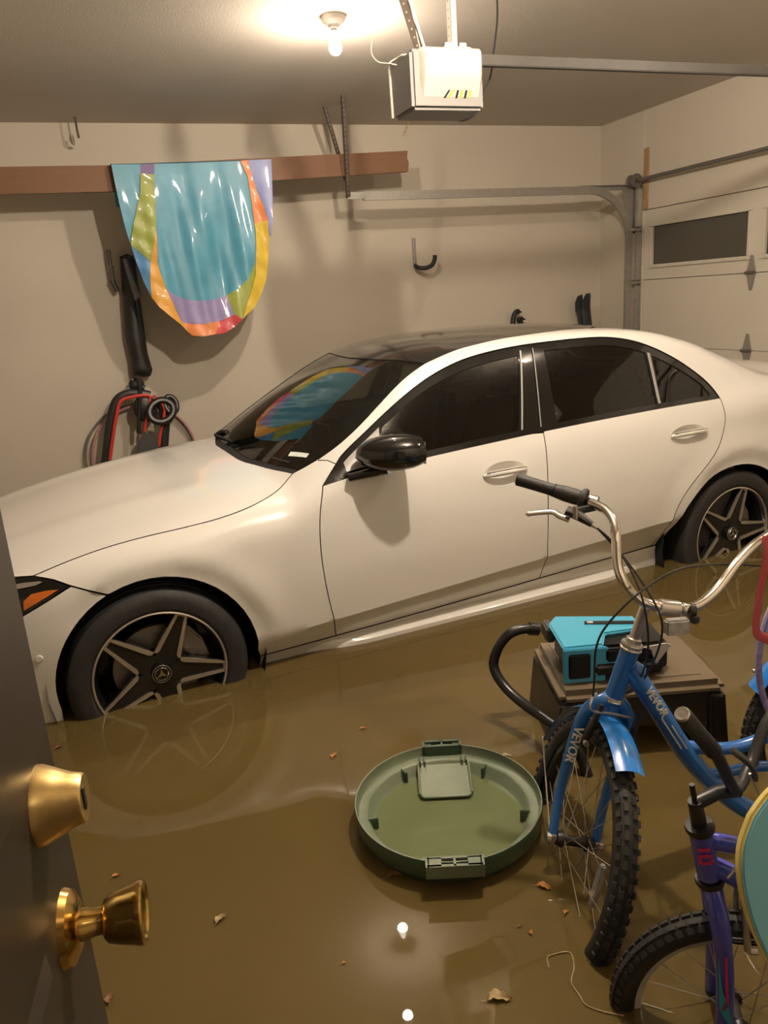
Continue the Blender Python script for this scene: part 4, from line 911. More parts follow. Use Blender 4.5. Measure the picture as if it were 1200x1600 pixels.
# head tube, headset, stem, handlebar
mb = MB(); mb.tube([A_ + aF*.378, A_ + aF*.505], .0225, n=20); ht = mb.build('head_tube', BLUE, trike)
for s0, s1 in ((.366, .380), (.503, .522)):
    mb = MB(); mb.lathe([(.016, s0), (.0245, s0+.001), (.0262, s0+.005), (.0235, s0+.008), (.0262, s1-.004), (.0245, s1), (.015, s1)], A_, aF, n=24); mb.build('headset_ring', SILVER, trike)
mb = MB(); mb.lathe([(.014, .520), (.019, .521), (.019, .533), (.0135, .536)], A_, aF, n=6); mb.build('lock_nut', SILVER, trike)
clamp = V(1.119, 1.281, .909)
mb = MB(); mb.tube([A_ + aF*.52, A_ + aF*.612, A_ + aF*.622 + (clamp - A_ - aF*.62)*.25, clamp], [.0125, .0125, .0135, .0135], n=14); mb.build('stem', SILVER, trike)
BARL = [(1.119, 1.281, .909), (1.064, 1.311, .928), (1.036, 1.331, .970), (1.034, 1.352, 1.009), (1.043, 1.370, 1.063), (1.055, 1.397, 1.092), (1.062, 1.437, 1.109), (1.058, 1.481, 1.116), (1.054, 1.514, 1.119), (1.012, 1.565, 1.137), (.960, 1.621, 1.156)]
BARR = [(1.181, 1.270, .903), (1.250, 1.278, .926), (1.312, 1.287, .973), (1.373, 1.297, 1.006), (1.428, 1.310, 1.016), (1.50, 1.345, 1.022), (1.60, 1.40, 1.03)]
mb = MB(); mb.tube(spline(list(reversed(BARL)) + BARR, 5), .0112, n=14); mb.build('handlebar', BARCHROME, trike)
bd = (V(*BARR[0]) - V(*BARL[1])).normalized()
mb = MB(); mb.tube([clamp - bd*.022, clamp + bd*.022], .0185, n=14); mb.tube([clamp + bd*.030, clamp + bd*.036], .016, n=14); mb.build('bar_clamp', SILVER, trike)
mb = MB(); mb.tube([clamp + bd*.052 - bd*.005, clamp + bd*.052 + bd*.006], .016, n=12); mb.box(clamp + bd*.050 + V(0, -.012, -.016), (.014, .018, .016)); rb = mb.build('reflector_bracket', BLACKP, trike)
mb = MB(); mb.box(V(1.102, 1.236, .886), (.052, .022, .036), Matrix.Rotation(math.radians(-18), 3, 'Z')); mb.build('front_reflector', REFL, trike, bevel=.004)
g0, g1, g2 = V(1.048, 1.522, 1.122), V(1.012, 1.565, 1.137), V(.957, 1.624, 1.157); gd = (g2 - g0).normalized()
mb = MB(); mb.lathe([(.012, .062), (.0165, .060), (.0150, .070), (.0152, .110), (.0158, .150), (.0165, .154), (.013, .157), (0, .157)], g0, gd, n=24); mb.build('grip', GRIP, trike)
ga_, gb_ = V(1.50, 1.345, 1.022), V(1.60, 1.40, 1.03); gdr = (gb_ - ga_).normalized()
mb = MB(); mb.lathe([(.012, .0), (.0165, .002), (.0155, .05), (.0165, .124), (.013, .128), (0, .128)], ga_ + gdr*.02, gdr, n=24); mb.build('grip', GRIP, trike)
mb = MB(); mb.lathe([(.012, -.020), (.0255, -.019), (.0275, -.014), (.0255, -.008), (.0185, -.002), (.0195, .010), (.0190, .035), (.0165, .058), (.0125, .060)], g0, gd, n=24); mb.build('twist_shifter', GRIP, trike)
mb = MB(); mb.lathe([(.011, -.046), (.0172, -.046), (.0172, -.026), (.011, -.026)], g0, gd, n=20); mb.build('lever_clamp', SILVER, trike)
lb = [V(*p) for p in LEVBODY]
mb = MB(); mb.tube([g0 - gd*.034 + V(0, -.008, -.012), lb[0]], .0095, n=8); mb.tube([lb[0] + V(-.008, .006, .004), lb[1], lb[2]], [.015, .015, .009], n=10, flat=.75); mb.build('lever_body', BLACKP, trike)
mb = MB(); mb.tube([V(*BARREL[0]) + V(0, -.006, .004), V(*BARREL[1]) + V(0, -.006, 0)], .006, n=10); mb.tube([lb[1]*.4 + lb[2]*.6, lb[2] + (lb[2]-lb[1])*.4], [.007, .004], n=10); mb.build('barrel_adjuster', SILVER, trike)
mb = MB(); pl = spline(LEVER, 5); mb.tube(pl, [.0070 + .003*i/len(pl) for i in range(len(pl))], n=10, flat=.7); mb.build('brake_lever', SILVER, trike)
for cpts in (CABLE1, CABLE2, CABLE3):
    mb = MB(); mb.tube(spline(cpts, 6), .0026, n=6); mb.build('brake_cable', CABLE, trike)
# frame (in the upright frame plane: L behind the steering axis, z)
def fpnt(L, z, o=0.): return V(A_.x, A_.y, 0) - fF*L + n0*o + V(0, 0, z)
def rot_tube(name, pts, r, m=BLUE, flat=None, n=16, par=None, up=None):
    mb = MB(); mb.tube(spline([fpnt(*p) for p in pts], 5), r, n=n, flat=flat, up=up); return mb.build(name, m, par or trike)
dt = rot_tube('down_tube', [(.145, .735), (.166, .703), (.228, .597), (.285, .497), (.332, .432), (.385, .372), (.45, .318), (.52, .285)], .0280, flat=.85, n=20)
rot_tube('gusset', [(.135, .745), (.172, .715)], .022, n=16)
rot_tube('top_tube', [(.285, .510), (.340, .500), (.40, .497), (.46, .512), (.54, .555), (.62, .60)], .0155)
rot_tube('lower_brace', [(.355, .425), (.44, .436), (.50, .437), (.62, .40)], .013)
rot_tube('seat_tube', [(.52, .27), (.62, .60), (.665, .75)], .0165)
rot_tube('frame_strut', [(.455, .50), (.462, .44)], .010)
mb = MB(); mb.tube([fpnt(.52, .28, -.04), fpnt(.52, .28, .04)], .022, n=18); mb.build('bottom_bracket', BLUE, trike)
rot_tube('rear_beam', [(.52, .285), (.70, .32), (.885, .31)], .018)
mb = MB(); mb.tube([fpnt(.885, .31, -.36), fpnt(.885, .31, .36)], .012, n=12); mb.build('rear_axle', BLACKP, trike)
rot_tube('seat_post', [(.665, .75), (.70, .87)], .0125, SILVER)
mb = MB(); mb.ellipsoid(fpnt(.74, .89), (.15, .10, .045), Matrix.Rotation(math.radians(-21), 3, 'Z')); mb.build('saddle', GRIP, trike)
for s in (-1, 1):
    rim, at2 = cyc_wheel(trike, fpnt(.885, .31, s*.31), -n0, -fF, V(0, 0, 1), .31, .054, BLACKP, 28, knobs=(s < 0), name='rear_wheel')
    guard(at2, .330, math.radians(40), math.radians(150), .036, n=20).build('rear_mudguard', FENDER, trike)
    if s < 0:
        b = at2(.348, math.radians(143), .022); mb = MB(); mb.ellipsoid(b, (.006, .006, .006), n=8, m=6); mb.build('mudguard_bolt', SILVER, trike)
# lettering
def text_on(body, loc, xdir, ydir, size, name, parent, m=LETTER, ext=.0012, bold=.0, shear=0.):
    cu = bpy.data.curves.new(name, 'FONT'); cu.body = body; cu.size = size; cu.extrude = ext; cu.offset = bold; cu.align_x = 'CENTER'; cu.align_y = 'CENTER'; cu.resolution_u = 3; cu.shear = shear
    o = bpy.data.objects.new(name, cu); COL.objects.link(o)
    x = Vector(xdir).normalized(); y = Vector(ydir); y = (y - y.dot(x)*x).normalized(); z = x.cross(y)
    M = Matrix((x, y, z)).transposed().to_4x4(); M.translation = Vector(loc)
    dg = bpy.context.evaluated_depsgraph_get(); dg.update()
    me = bpy.data.meshes.new_from_object(o.evaluated_get(dg)); me.transform(M)
    if parent is not None:
        L = root_of(parent).location; me.transform(Matrix.Translation(-L))
    bpy.data.objects.remove(o); me.materials.clear(); me.materials.append(m)
    q = bpy.data.objects.new(name, me); COL.objects.link(q); q.parent = parent; return q
camdir = lambda p: (V(0, 0, 1.62) - Vector(p)).normalized()
d0, d1 = fpnt(.172, .692), fpnt(.275, .515); td = (d1 - d0).normalized()
def on_tube(p, axis, r, side=None):
    c = camdir(p); c = (c - c.dot(axis)*axis).normalized(); return p + c*r, c
p, c = on_tube(d0 + td*.052, td, .0288); up_ = c.cross(td)
text_on('VEVOR', p + up_*.008, td, up_, .0275, 'lettering', dt, bold=.0010)
p, c = on_tube(d0 + td*.165, td, .0286); up_ = c.cross(td)
for k, (o_, ln) in enumerate(((.008, .075), (-.003, .10))):
    mb = MB(); q = p + up_*o_ - td*(.0 if k == 0 else .02); mb.box(q, (ln, .0035, .0012), Matrix((td, up_, c)).transposed()); mb.build('small_print', LETTER, dt, smooth=False)
bl0, bl1 = A_ + aF*.29 - nn*.058 + fwF*.001, A_ + aF*.12 - nn*.058 + fwF*.014; bt = (bl1 - bl0).normalized()
p, c = on_tube((bl0 + bl1)*.5 + bt*(-.035), bt, .0168); up_ = c.cross(bt)
text_on('VEVOR', p, bt, up_, .030, 'lettering', bl, bold=.0008)
# red strap hanging from the far end of the handlebar
REDSTRAP = mat('red_strap', (.46, .075, .085), rough=.6, var=.12)
mb = MB(); RS = [(1.402, 1.292, 1.026), (1.400, 1.284, .988), (1.396, 1.288, .919), (1.389, 1.290, .847), (1.390, 1.290, .788), (1.410, 1.285, .768), (1.450, 1.280, .757), (1.52, 1.30, .79), (1.565, 1.345, .90), (1.565, 1.372, 1.012)]
mb.tube(spline(RS, 5), .012, n=8, flat=.25, up=(0, 1, 0)); o = mb.build('strap', REDSTRAP); tag(o, 'red flat strap hanging from the tricycle handlebar', 'strap')
# lilac hoop leaning on the tricycle's rear wheel
HOOPM = mat('lilac_glitter_hoop', (.36, .30, .52), rough=.25, var=.25, scale=80, coat=.4)
hc = V(1.526, 1.403, .64) - fF*.40; mb = MB()
mb.tube([hc + (fF*math.cos(2*PI*i/72) + V(0, 0, 1)*math.sin(2*PI*i/72))*.40 for i in range(72)], .0085, n=8, closed=True); o = mb.build('hula_hoop', HOOPM); tag(o, "lilac glitter hula hoop leaning beside the tricycle's rear wheel", 'hoop')
# ---------------------------------------------------------------- purple child's bicycle
PURPLE = mat('purple_bike_paint', (.075, .078, .47), rough=.2, var=.05, coat=.6)
PINK = mat('pink_decal', (.72, .035, .16), rough=.35, var=.03)
CYAN = mat('cyan_decal', (.05, .38, .55), rough=.35, var=.05)
kid = thing('child_bicycle', "purple child's bicycle with cyan and pink decals at the lower right", 'bicycle', (1.2, .85, 0))
hk = V(.973, .894, .233); dk = V(-.844, .536, 0).normalized(); nk = V(.536, .844, 0).normalized()
ak = (V(.880, .912, .680) - hk).normalized(); fk = V(.88, -.47, 0).normalized()
rimK, atk = cyc_wheel(kid, hk, nk, dk, V(0, 0, 1), .233, .047, RIMSILVER, 20, rim_h=.020, name='front_wheel')
for s in (-1, 1):
    mb = MB(); pth = spline([hk + ak*.322, hk + ak*.300 + nk*s*.030, hk + ak*.265 + nk*s*.047, hk + ak*.15 + nk*s*.050 + dk*.008, hk + nk*s*.052 + dk*.030], 5)
    mb.tube(pth, [.0195 - .004*i/(len(pth)-1) for i in range(len(pth))], n=14); bk = mb.build('fork_blade', PURPLE, kid)
    if s < 0:
        p0, p1 = hk + ak*.23 - nk*.050 + dk*.003, hk + ak*.06 - nk*.051 + dk*.020; td2 = (p1 - p0).normalized(); mp, cc = on_tube((p0+p1)/2, td2, .0178); u2 = cc.cross(td2)
        mb = MB(); mb.prism([mp + td2*q + u2*w_ for q, w_ in ((-.075, .004), (.03, .002), (.055, -.006), (.058, -.001), (.04, .007), (-.075, .008))], cc*.001); mb.build('decal', PINK, bk, smooth=False)
        mb = MB(); mb.prism([mp + td2*q + u2*w_ for q, w_ in ((-.07, -.007), (.02, -.009), (.055, -.010), (.085, .002), (.105, .008), (.075, .010), (.045, .006), (.01, -.003))], cc*.001); mb.build('decal', CYAN, bk, smooth=False)
    mb = MB(); e = hk + nk*s*.056 + dk*.016; mb.prism([e + V(0, 0, .03) - dk*.012, e + V(0, 0, .03) + dk*.012, e - V(0, 0, .02) + dk*.010, e - V(0, 0, .02) - dk*.010], nk*s*.005); mb.build('dropout', PURPLE, kid, smooth=False)
    mb = MB(); mb.lathe([(0, .014), (.009, .014), (.010, .0)], e, nk*s, n=10); mb.build('axle_nut', SILVER, kid)
    b0 = hk + ak*.215 + nk*s*.044 - dk*.040; b1 = hk + ak*.325 + nk*s*.030 - dk*.050
    mb = MB(); mb.tube([b0, (b0+b1)/2, b1], [.007, .006, .0045], n=8); ba = mb.build('brake_arm', SILVER, kid)
    mb = MB(); mb.box(b0 - nk*s*.014 + ak*.006, (.010, .050, .012), Matrix((nk, dk, V(0, 0, 1))).transposed()); mb.build('brake_pad', BLACKP, ba, bevel=.003)
    mb = MB(); mb.lathe([(0, .016), (.006, .016), (.006, 0)], b0, -dk, n=8); mb.build('brake_bolt', SILVER, ba)
mb = MB(); mb.tube(spline([hk + ak*.325 - nk*.03 - dk*.05, hk + ak*.35 - dk*.056, hk + ak*.352 + nk*.02 - dk*.05, hk + ak*.335 + nk*.03 - dk*.05], 4), .0035, n=6); mb.build('brake_noodle', SILVER, kid)
mb = MB(); mb.tube([hk + ak*.345, hk + ak*.445], .0205, n=18); hk_t = mb.build('head_tube', PURPLE, kid)
for s0 in (.328, .448):
    mb = MB(); mb.lathe([(.012, s0), (.0245, s0), (.026, s0+.006), (.0245, s0+.012), (.012, s0+.013)], hk, ak, n=20); mb.build('headset_ring', BLACKP, kid)
p, c = on_tube(hk + ak*.40, ak, .0208); u2 = c.cross(ak)
for (z_, dz_, w0_, w1_) in ((.022, .007, -.010, .010), (.008, .006, -.010, .012), (-.008, .006, -.010, .010), (.0, .016, -.012, -.006), (-.003, .008, .006, .012)):
    mb = MB(); q = p + ak*z_; mb.prism([q + u2*(-w0_) - ak*dz_/2, q + u2*(-w1_) - ak*dz_/2, q + u2*(-w1_) + ak*dz_/2, q + u2*(-w0_) + ak*dz_/2], c*.0012); mb.build('decal', PINK, hk_t, smooth=False)
st0 = hk + ak*.46; st1 = hk + ak*.512; kc = V(.955, .905, .735)
mb = MB(); mb.tube([st0, st1], [.0135, .0125], n=14); mb.tube([st1, st1 + ak*.035], .005, n=8); mb.tube([st1 - ak*.006, (st1 + kc)*.5 + V(0, 0, .004), kc], [.0125, .0125, .014], n=14); mb.build('stem', BLACKP, kid)
KB = [(1.16, .98, .86), (1.08, .965, .80), (1.02, .94, .745), (.955, .905, .735), (.925, .893, .765), (.87, .873, .850), (.775, .850, .963)]
mb = MB(); mb.tube(spline(KB, 5), .0105, n=12); mb.build('handlebar', BLACKP, kid)
ga, gb = V(.862, .870, .860), V(.773, .850, .966); gdv = (gb - ga).normalized()
mb = MB(); mb.lathe([(.011, 0), (.0145, .002), (.0135, .06), (.0140, .128), (.0105, .134), (0, .134)], ga, gdv, n=20); mb.build('grip', GRIP, kid)
mb = MB(); mb.lathe([(0, .1385), (.004, .1375), (.011, .1385), (.0125, .1365), (.0125, .133)], ga, gdv, n=20); mb.build('grip_end_cap', SILVER, kid)
mb = MB(); mb.tube(spline([(.89, .860, .86), (.905, .845, .845), (.93, .85, .815), (.945, .86, .79)], 4), .008, n=8, flat=.6); mb.build('brake_lever', BLACKP, kid)
mb = MB(); mb.tube(spline([(.935, .862, .80), (.96, .86, .74), (.95, .87, .68), (.925, .865, .62), (.90, .862, .60)], 5), .0025, n=6); mb.build('brake_cable', SILVER, kid)
def ktube(name, pts, r, m=PURPLE): 
    mb = MB(); mb.tube(spline(pts, 4), r, n=14); return mb.build(name, m, kid)
htop, hbot = hk + ak*.425, hk + ak*.368
tt = ktube('top_tube', [htop, htop + fk*.07 + V(0, 0, -.012), htop + fk*.40 + V(0, 0, -.09)], .0155)
dt2 = ktube('down_tube', [hbot, hbot + fk*.07 + V(0, 0, -.035), hbot + fk*.42 + V(0, 0, -.26)], .0185)
for base, sl, r_, par in ((htop, V(0, 0, -.20), .0160, tt), (hbot, V(0, 0, -.62), .0190, dt2)):
    ax_ = (fk*1.0 + sl).normalized(); q0 = base + fk*.14 + (V(0, 0, -.032) if par is tt else V(0, 0, -.080)); p, c = on_tube(q0, ax_, r_); u2 = c.cross(ax_)
    mb = MB(); mb.prism([p + ax_*s_ + u2*w_ for s_, w_ in ((-.07, .010), (.07, .010), (.09, -.002), (-.04, -.004))], c*.001); mb.build('decal', CYAN, par, smooth=False)
    mb = MB(); mb.prism([p + ax_*s_ + u2*w_ for s_, w_ in ((-.05, .012), (.09, .012), (.09, .0135), (-.05, .0135))], c*.001); mb.build('decal', PINK, par, smooth=False)
bbk = hbot + fk*.42 + V(0, 0, -.26); seatk = htop + fk*.40 + V(0, 0, -.09)
ktube('seat_tube', [bbk, seatk, seatk + V(.02, -.01, .10)], .0150)
rh = bbk + fk*.33; rh = V(rh.x, rh.y, .233)
ktube('chain_stay', [bbk, rh + nk*.05], .010); ktube('seat_stay', [seatk, rh + nk*.05], .009)
mb = MB(); mb.ellipsoid(seatk + V(.03, -.02, .14), (.12, .07, .035), Matrix.Rotation(math.radians(-37), 3, 'Z')); mb.build('saddle', GRIP, kid)
cyc_wheel(kid, rh, V(.47, .88, 0), fk, V(0, 0, 1), .233, .047, SILVER, 20, knobs=False, name='rear_wheel')
# ---------------------------------------------------------------- bodyboard
TEAL = mat('teal_foam', (.17, .44, .52), rough=.6, var=.05, scale=8)
YEL = mat('yellow_foam_edge', (.62, .50, .14), rough=.6, var=.06)
bb = thing('bodyboard', 'teal foam bodyboard with yellow edge at the right picture edge', 'bodyboard', (1.05, .70, .55))
ax_ = V(.60, -.68, -.42).normalized(); nb_ = V(-.62, -.53, .58); nb_ = (nb_ - nb_.dot(ax_)*ax_).normalized(); up_ = nb_.cross(ax_)
if up_.z < 0: up_ = -up_
tip = V(.800, .735, .850)
outl = [(.0, 0), (.008, .05), (.035, .10), (.085, .15), (.16, .19), (.30, .215), (.55, .215), (.70, .19), (.72, .12), (.70, 0)]
outl = spline(outl, 4); outl = outl + [(a, -b) for a, b in reversed(outl[1:-1])]
pts = [tip + ax_*a + up_*b for a, b in outl]
mb = MB(); mb.prism([p - nb_*.016 for p in pts], nb_*.030); mb.build('edge_band', YEL, bb, bevel=.004)
cen = tip + ax_*.35
mb = MB(); mb.prism([cen + (p - cen)*.988 + nb_*.010 for p in pts], nb_*.008); mb.build('deck', TEAL, bb, bevel=.003)
mb = MB(); mb.prism([cen + (p - cen)*.988 - nb_*.022 for p in pts], nb_*.008); mb.build('slick', TEAL, bb, bevel=.003)
# ---------------------------------------------------------------- coloured nylon sheet over the board
def nylon(name, c): return mat(name, c, rough=.42, var=.10, scale=9, bump=.22, bscale=18, coat=.10, spec=.35)
NY = dict(blue_left=nylon('nylon_blue', (.070, .265, .37)), purple=nylon('nylon_purple', (.11, .055, .19)), green=nylon('nylon_green', (.27, .31, .055)),
          lower=nylon('nylon_deep_blue', (.09, .24, .45)), amber=nylon('nylon_amber', (.66, .33, .05)), lilac=nylon('nylon_lilac', (.24, .20, .38)),
          orange=nylon('nylon_orange', (.68, .22, .07)), red=nylon('nylon_red', (.52, .06, .07)), yellow=nylon('nylon_yellow', (.60, .42, .04)), lav=nylon('nylon_lavender', (.22, .25, .48)))
CM = dict(blue_left='blue_left', purple_top='purple', green_left='green', blue_lower='lower', amber_left='amber', blue_centre='blue_left', lilac_bottom='lilac', orange_bottom='orange', red_bottom='red', green_right='green', orange_right='orange', yellow_right='yellow', lavender_right='lav')
sheet = thing('nylon_sheet', 'glossy multicoloured nylon play sheet hung over the brown board', 'sheet', (.75, 5.47, 2.5))
def cloth_y(x, z):
    d = np.clip(2.55 - z, 0, 1.2)
    fold = .010*np.sin(x*25 + 1.2*np.sin(z*3.1 + x*4)) + .004*np.sin(x*58 + 1.7 + z*6) + .007*np.sin(x*13 - z*7)
    cx = .80; rr = np.hypot((x - cx)/.48, np.clip(2.0 - z, 0, 1)/.50)
    return 5.500 - .012 - fold*np.clip(d*1.8, .15, 1) - .030*np.clip(rr, 0, 1.1)**2
RING = ('green_left', 'blue_lower', 'amber_left', 'yellow_right', 'orange_right', 'orange_bottom', 'red_bottom')
for k, P2 in CLOTH.items():
    P = resample(np.array(P2), .018); 
    if area2(P) < 0: P = P[::-1]
    ov, of = fill(P, (), .018)
    y = cloth_y(ov[:,0], ov[:,1])
    if k in RING:
        y = y - .010 - .0025*np.sin(ov[:,1]*50 + ov[:,0]*31)
    mb = MB(); mb.add(np.stack([ov[:,0], y, ov[:,1]], 1), [tuple(f) for f in of])
    fr = [tuple(p) for p in np.stack([P[:,0], cloth_y(P[:,0], P[:,1]) - (.012 if k in RING else 0), P[:,1]], 1)]; bk = [(a, b + .010, c) for a, b, c in fr]; n = len(fr)
    mb.add(fr + bk, [(i, (i+1) % n, n+(i+1) % n, n+i) for i in range(n)])
    mb.build('fabric_panel', NY[CM[k]], sheet, weld=0, fixn=False, angle=60)
top = [(CLOTH['blue_left'][0]), CLOTH['purple_top'][0], CLOTH['blue_centre'][0], CLOTH['orange_right'][0], CLOTH['lavender_right'][0], CLOTH['lavender_right'][2]]
mb = MB(); n = 40; xs = np.linspace(top[0][0], top[-1][0], n+1); zs = np.interp(xs, [p[0] for p in top], [p[1] for p in top])
for x, z in zip(xs, zs):
    for (y, dz) in ((cloth_y(np.array([x]), np.array([z]))[0], 0), (5.515, .012), (5.55, .014), (5.578, .002), (5.585, -.15), (5.590, -.22 - .03*math.sin(x*20))): mb.v.append((x, y, z + dz))
mb.f = [(i*6+k, (i+1)*6+k, (i+1)*6+k+1, i*6+k+1) for i in range(n) for k in range(5)]; mb.mi = [0]*len(mb.f)
mb.build('back_flap', NY['blue_left'], sheet, weld=0, fixn=False)
# ---------------------------------------------------------------- gear hanging on the wall behind the bonnet
DARKBAG = mat('dark_nylon_cover', (.018, .017, .016), rough=.42, var=.2, bump=.3, bscale=15)
NAVY = mat('navy_gloss', (.012, .03, .05), rough=.2, coat=.5)
REDT = mat('red_trim', (.50, .035, .02), rough=.45, var=.1)
GREYPAD = mat('dark_grey_pad', (.055, .055, .048), rough=.5, var=.1)
WARMGREY = mat('warm_grey_plastic', (.09, .075, .06), rough=.5, var=.1)
bag = thing('paddle_bag', 'long dark padded bag hanging upright on the wall beside the nylon sheet', 'bag', (.35, 5.90, 1.1))
b2 = [Vector(p) for p in BAGBLADE]; cx_ = sum((p.x for p in b2))/len(b2)
mb = MB(); P = resample(np.array([(p.x, p.z) for p in b2]), .025); 
if area2(P) < 0: P = P[::-1]
ov, of = fill(P, (), .02); dist = np.min(np.hypot(ov[:,None,0]-P[None,:,0], ov[:,None,1]-P[None,:,1]), 1)
yy = 5.93 - .055*np.sqrt(np.clip(dist/.045, 0, 1)); mb.add(np.stack([ov[:,0], yy, ov[:,1]], 1), [tuple(f) for f in of])
n = len(P); mb.add([(p[0], 5.93, p[1]) for p in P] + [(p[0], 6.0, p[1]) for p in P], [(i, (i+1) % n, n+(i+1) % n, n+i) for i in range(n)]); mb.build('cover', DARKBAG, bag, weld=1e-4, fixn=False, angle=60)
mb = MB(); mb.tube(spline([(p[0]-.008, 5.868, p[2]) for p in BAGSHEEN], 6), .006, n=8); mb.build('sheen_strip', NAVY, bag)  # sheen of the bag laid on as a navy gloss tube
mb = MB(); q = [Vector(p) for p in BAGBLADE[0:4]]; mb.prism([(q[0].x+.012, 5.868, q[0].z-.02), (q[2].x-.01, 5.868, q[2].z-.02), (q[2].x+.015, 5.868, q[2].z-.28), (q[0].x+.05, 5.868, q[0].z-.30)], (0, -.006, 0)); mb.build('window_panel', NAVY, bag, bevel=.002)
stick = thing('wooden_stick', 'short grey stick handle poking up on the wall beside the dark bag', 'stick', STICK[-1])
mb = MB(); mb.tube(spline(STICK, 3), [.017 - .003*i/9 for i in range(10)], n=10, flat=.7); mb.build('handle', WARMGREY, stick)
mb = MB(); mb.tube([(STICK[-1][0]-.01, 5.94, STICK[-1][2]+.03), (STICK[-1][0]+.02, 5.94, STICK[-1][2]-.05)], .028, n=10, flat=.6); mb.build('socket', DARKBAG, stick)
mb = MB(); mb.tube(spline([(.27, 5.95, 1.95), (.262, 5.95, 1.90), (.262, 5.95, 1.85), (.268, 5.95, 1.83)], 4), .008, n=6); mb.build('hook_wire', BLACKP, stick)
# black and red framed harness
har = thing('harness_frame', 'black and red padded frame with round straps hanging above the bonnet', 'harness', (.30, 5.85, .75))
mb = MB(); mb.tube(spline([(p[0], p[1], p[2]) for p in ARCHFRAME], 5), .034, n=12, flat=.6, up=(0, 1, 0)); mb.build('arch_pad', DARKBAG, har)
mb = MB(); mb.tube(spline(REDSTRIPE[:7], 5), .0115, n=8, flat=.4, up=(0, 1, 0)); mb.build('red_piping', REDT, har)
mb = MB(); mb.tube(spline(REDSTRIPE[6:], 4), .010, n=8, flat=.5, up=(0, 1, 0)); mb.build('red_strut', REDT, har)
mb = MB(); mb.tube(spline(RIGHTLEG, 5), .034, n=12, flat=.6, up=(0, 1, 0)); mb.build('leg_pad', DARKBAG, har)
mb = MB(); mb.tube(spline(REDRIGHT, 5), .010, n=8, flat=.5, up=(0, 1, 0)); mb.build('red_piping', REDT, har)
mb = MB(); mb.tube(spline(CENTERBAR, 5), [.022]*16, n=10, flat=.7); mb.build('centre_strut', BLACKP, har)
mb = MB(); c_ = V(.335, 5.83, .96); mb.ellipsoid(c_, (.085, .03, .10), n=18); mb.build('centre_pad', DARKBAG, har)
mb = MB(); rc = V(*RINGWHEEL[0]); ru = V(.96, .1, .25).normalized(); rw = V(-.2, .25, .95).normalized()
mb.tube([rc + ru*.088*math.cos(2*PI*i/36) + rw*.075*math.sin(2*PI*i/36) for i in range(36)], .026, n=10, closed=True); mb.build('ring_strap', BLACKP, har)
mb = MB(); rc2 = rc + V(.075, .03, .035); mb.tube([rc2 + ru*.042*math.cos(2*PI*i/28) + rw*.062*math.sin(2*PI*i/28) for i in range(28)], .017, n=10, closed=True); mb.build('ring_strap', BLACKP, har)
mb = MB(); P = [(p[0], 5.80, p[2]) for p in PAD]; P = spline(P, 3) + [(P[-1][0], 5.80, .50), (P[0][0], 5.80, .50)]; mb.prism(P, (0, .03, 0)); mb.build('seat_pad', GREYPAD, har, bevel=.008)
mb = MB(); mb.ellipsoid(V(.30, 5.86, 1.13), (.055, .03, .05)); mb.tube([(.27, 5.86, 1.17), (.35, 5.86, 1.10)], .02, n=8); mb.build('buckle', BLACKP, har)
# two hoops behind it
HOOPP = mat('pink_hoop', (.52, .26, .28), rough=.3, var=.3, scale=60, coat=.3)
HOOPG = mat('grey_hoop', (.16, .14, .12), rough=.4, var=.2, scale=60)
for (cx0, cz0, R, m, yv, lab) in ((.295, .60, .372, HOOPP, 5.955, 'pink hula hoop leaning on the back wall behind the harness'), (.262, .585, .392, HOOPG, 5.985, 'grey hula hoop leaning flat against the back wall')):
    mb = MB(); mb.tube([(cx0 + R*math.cos(2*PI*i/72), yv, cz0 + R*math.sin(2*PI*i/72)) for i in range(72)], .009, n=8, closed=True); o = mb.build('hula_hoop', m); tag(o, lab, 'hoop')
# ---------------------------------------------------------------- hooks and tools on the back wall
wh = thing('wall_hook', 'grey steel storage hook with black foam arm on the back wall', 'hook', (2.59, 6.02, 1.84))
mb = MB(); mb.tube([(p[0], 6.018, p[2]) for p in HOOKBACK], .013, n=10); mb.build('back_rod', GALV, wh)
mb = MB(); mb.tube(spline([(2.588, 6.005, 1.838), (2.575, 5.93, 1.822), (2.62, 5.90, 1.812), (2.675, 5.88, 1.830), (2.697, 5.87, 1.87), (2.702, 5.868, 1.905)], 5), .017, n=12); mb.build('foam_arm', GRIP, wh)
for nm, pts, lab, r in (('coat_hook', KNOB1, 'taller black peg showing above the car roof', .022), ('coat_hook', KNOB2, 'small black peg beside the taller one above the car roof', .020)):
    t = thing(nm, lab, 'hook', (pts[0][0], 6.0, pts[0][2]-.1)); b = V(*pts[0])
    mb = MB(); mb.tube(spline([(b.x-.015, 6.0, b.z-.10)] + [tuple(p) for p in pts], 4), r, n=10); mb.build('peg', GRIP, t)
    mb = MB(); mb.tube([(pts[-1][0]-.03, 5.93, pts[-1][2]+.006), (pts[-1][0]+.012, 5.93, pts[-1][2]-.004)], .014, n=8, flat=.5); mb.build('tip', GRIP, t)
    mb = MB(); mb.box((b.x-.015, 6.018, b.z-.09), (.06, .024, .14)); mb.build('wall_plate', GRIP, t, bevel=.004)
tw = thing('ski_pair', 'pair of dark blue-grey skis leaning in the corner behind the car', 'skis', (4.12, 5.90, 0))
SKI = mat('ski_blue_grey', (.028, .034, .040), rough=.4, var=.3, scale=8)
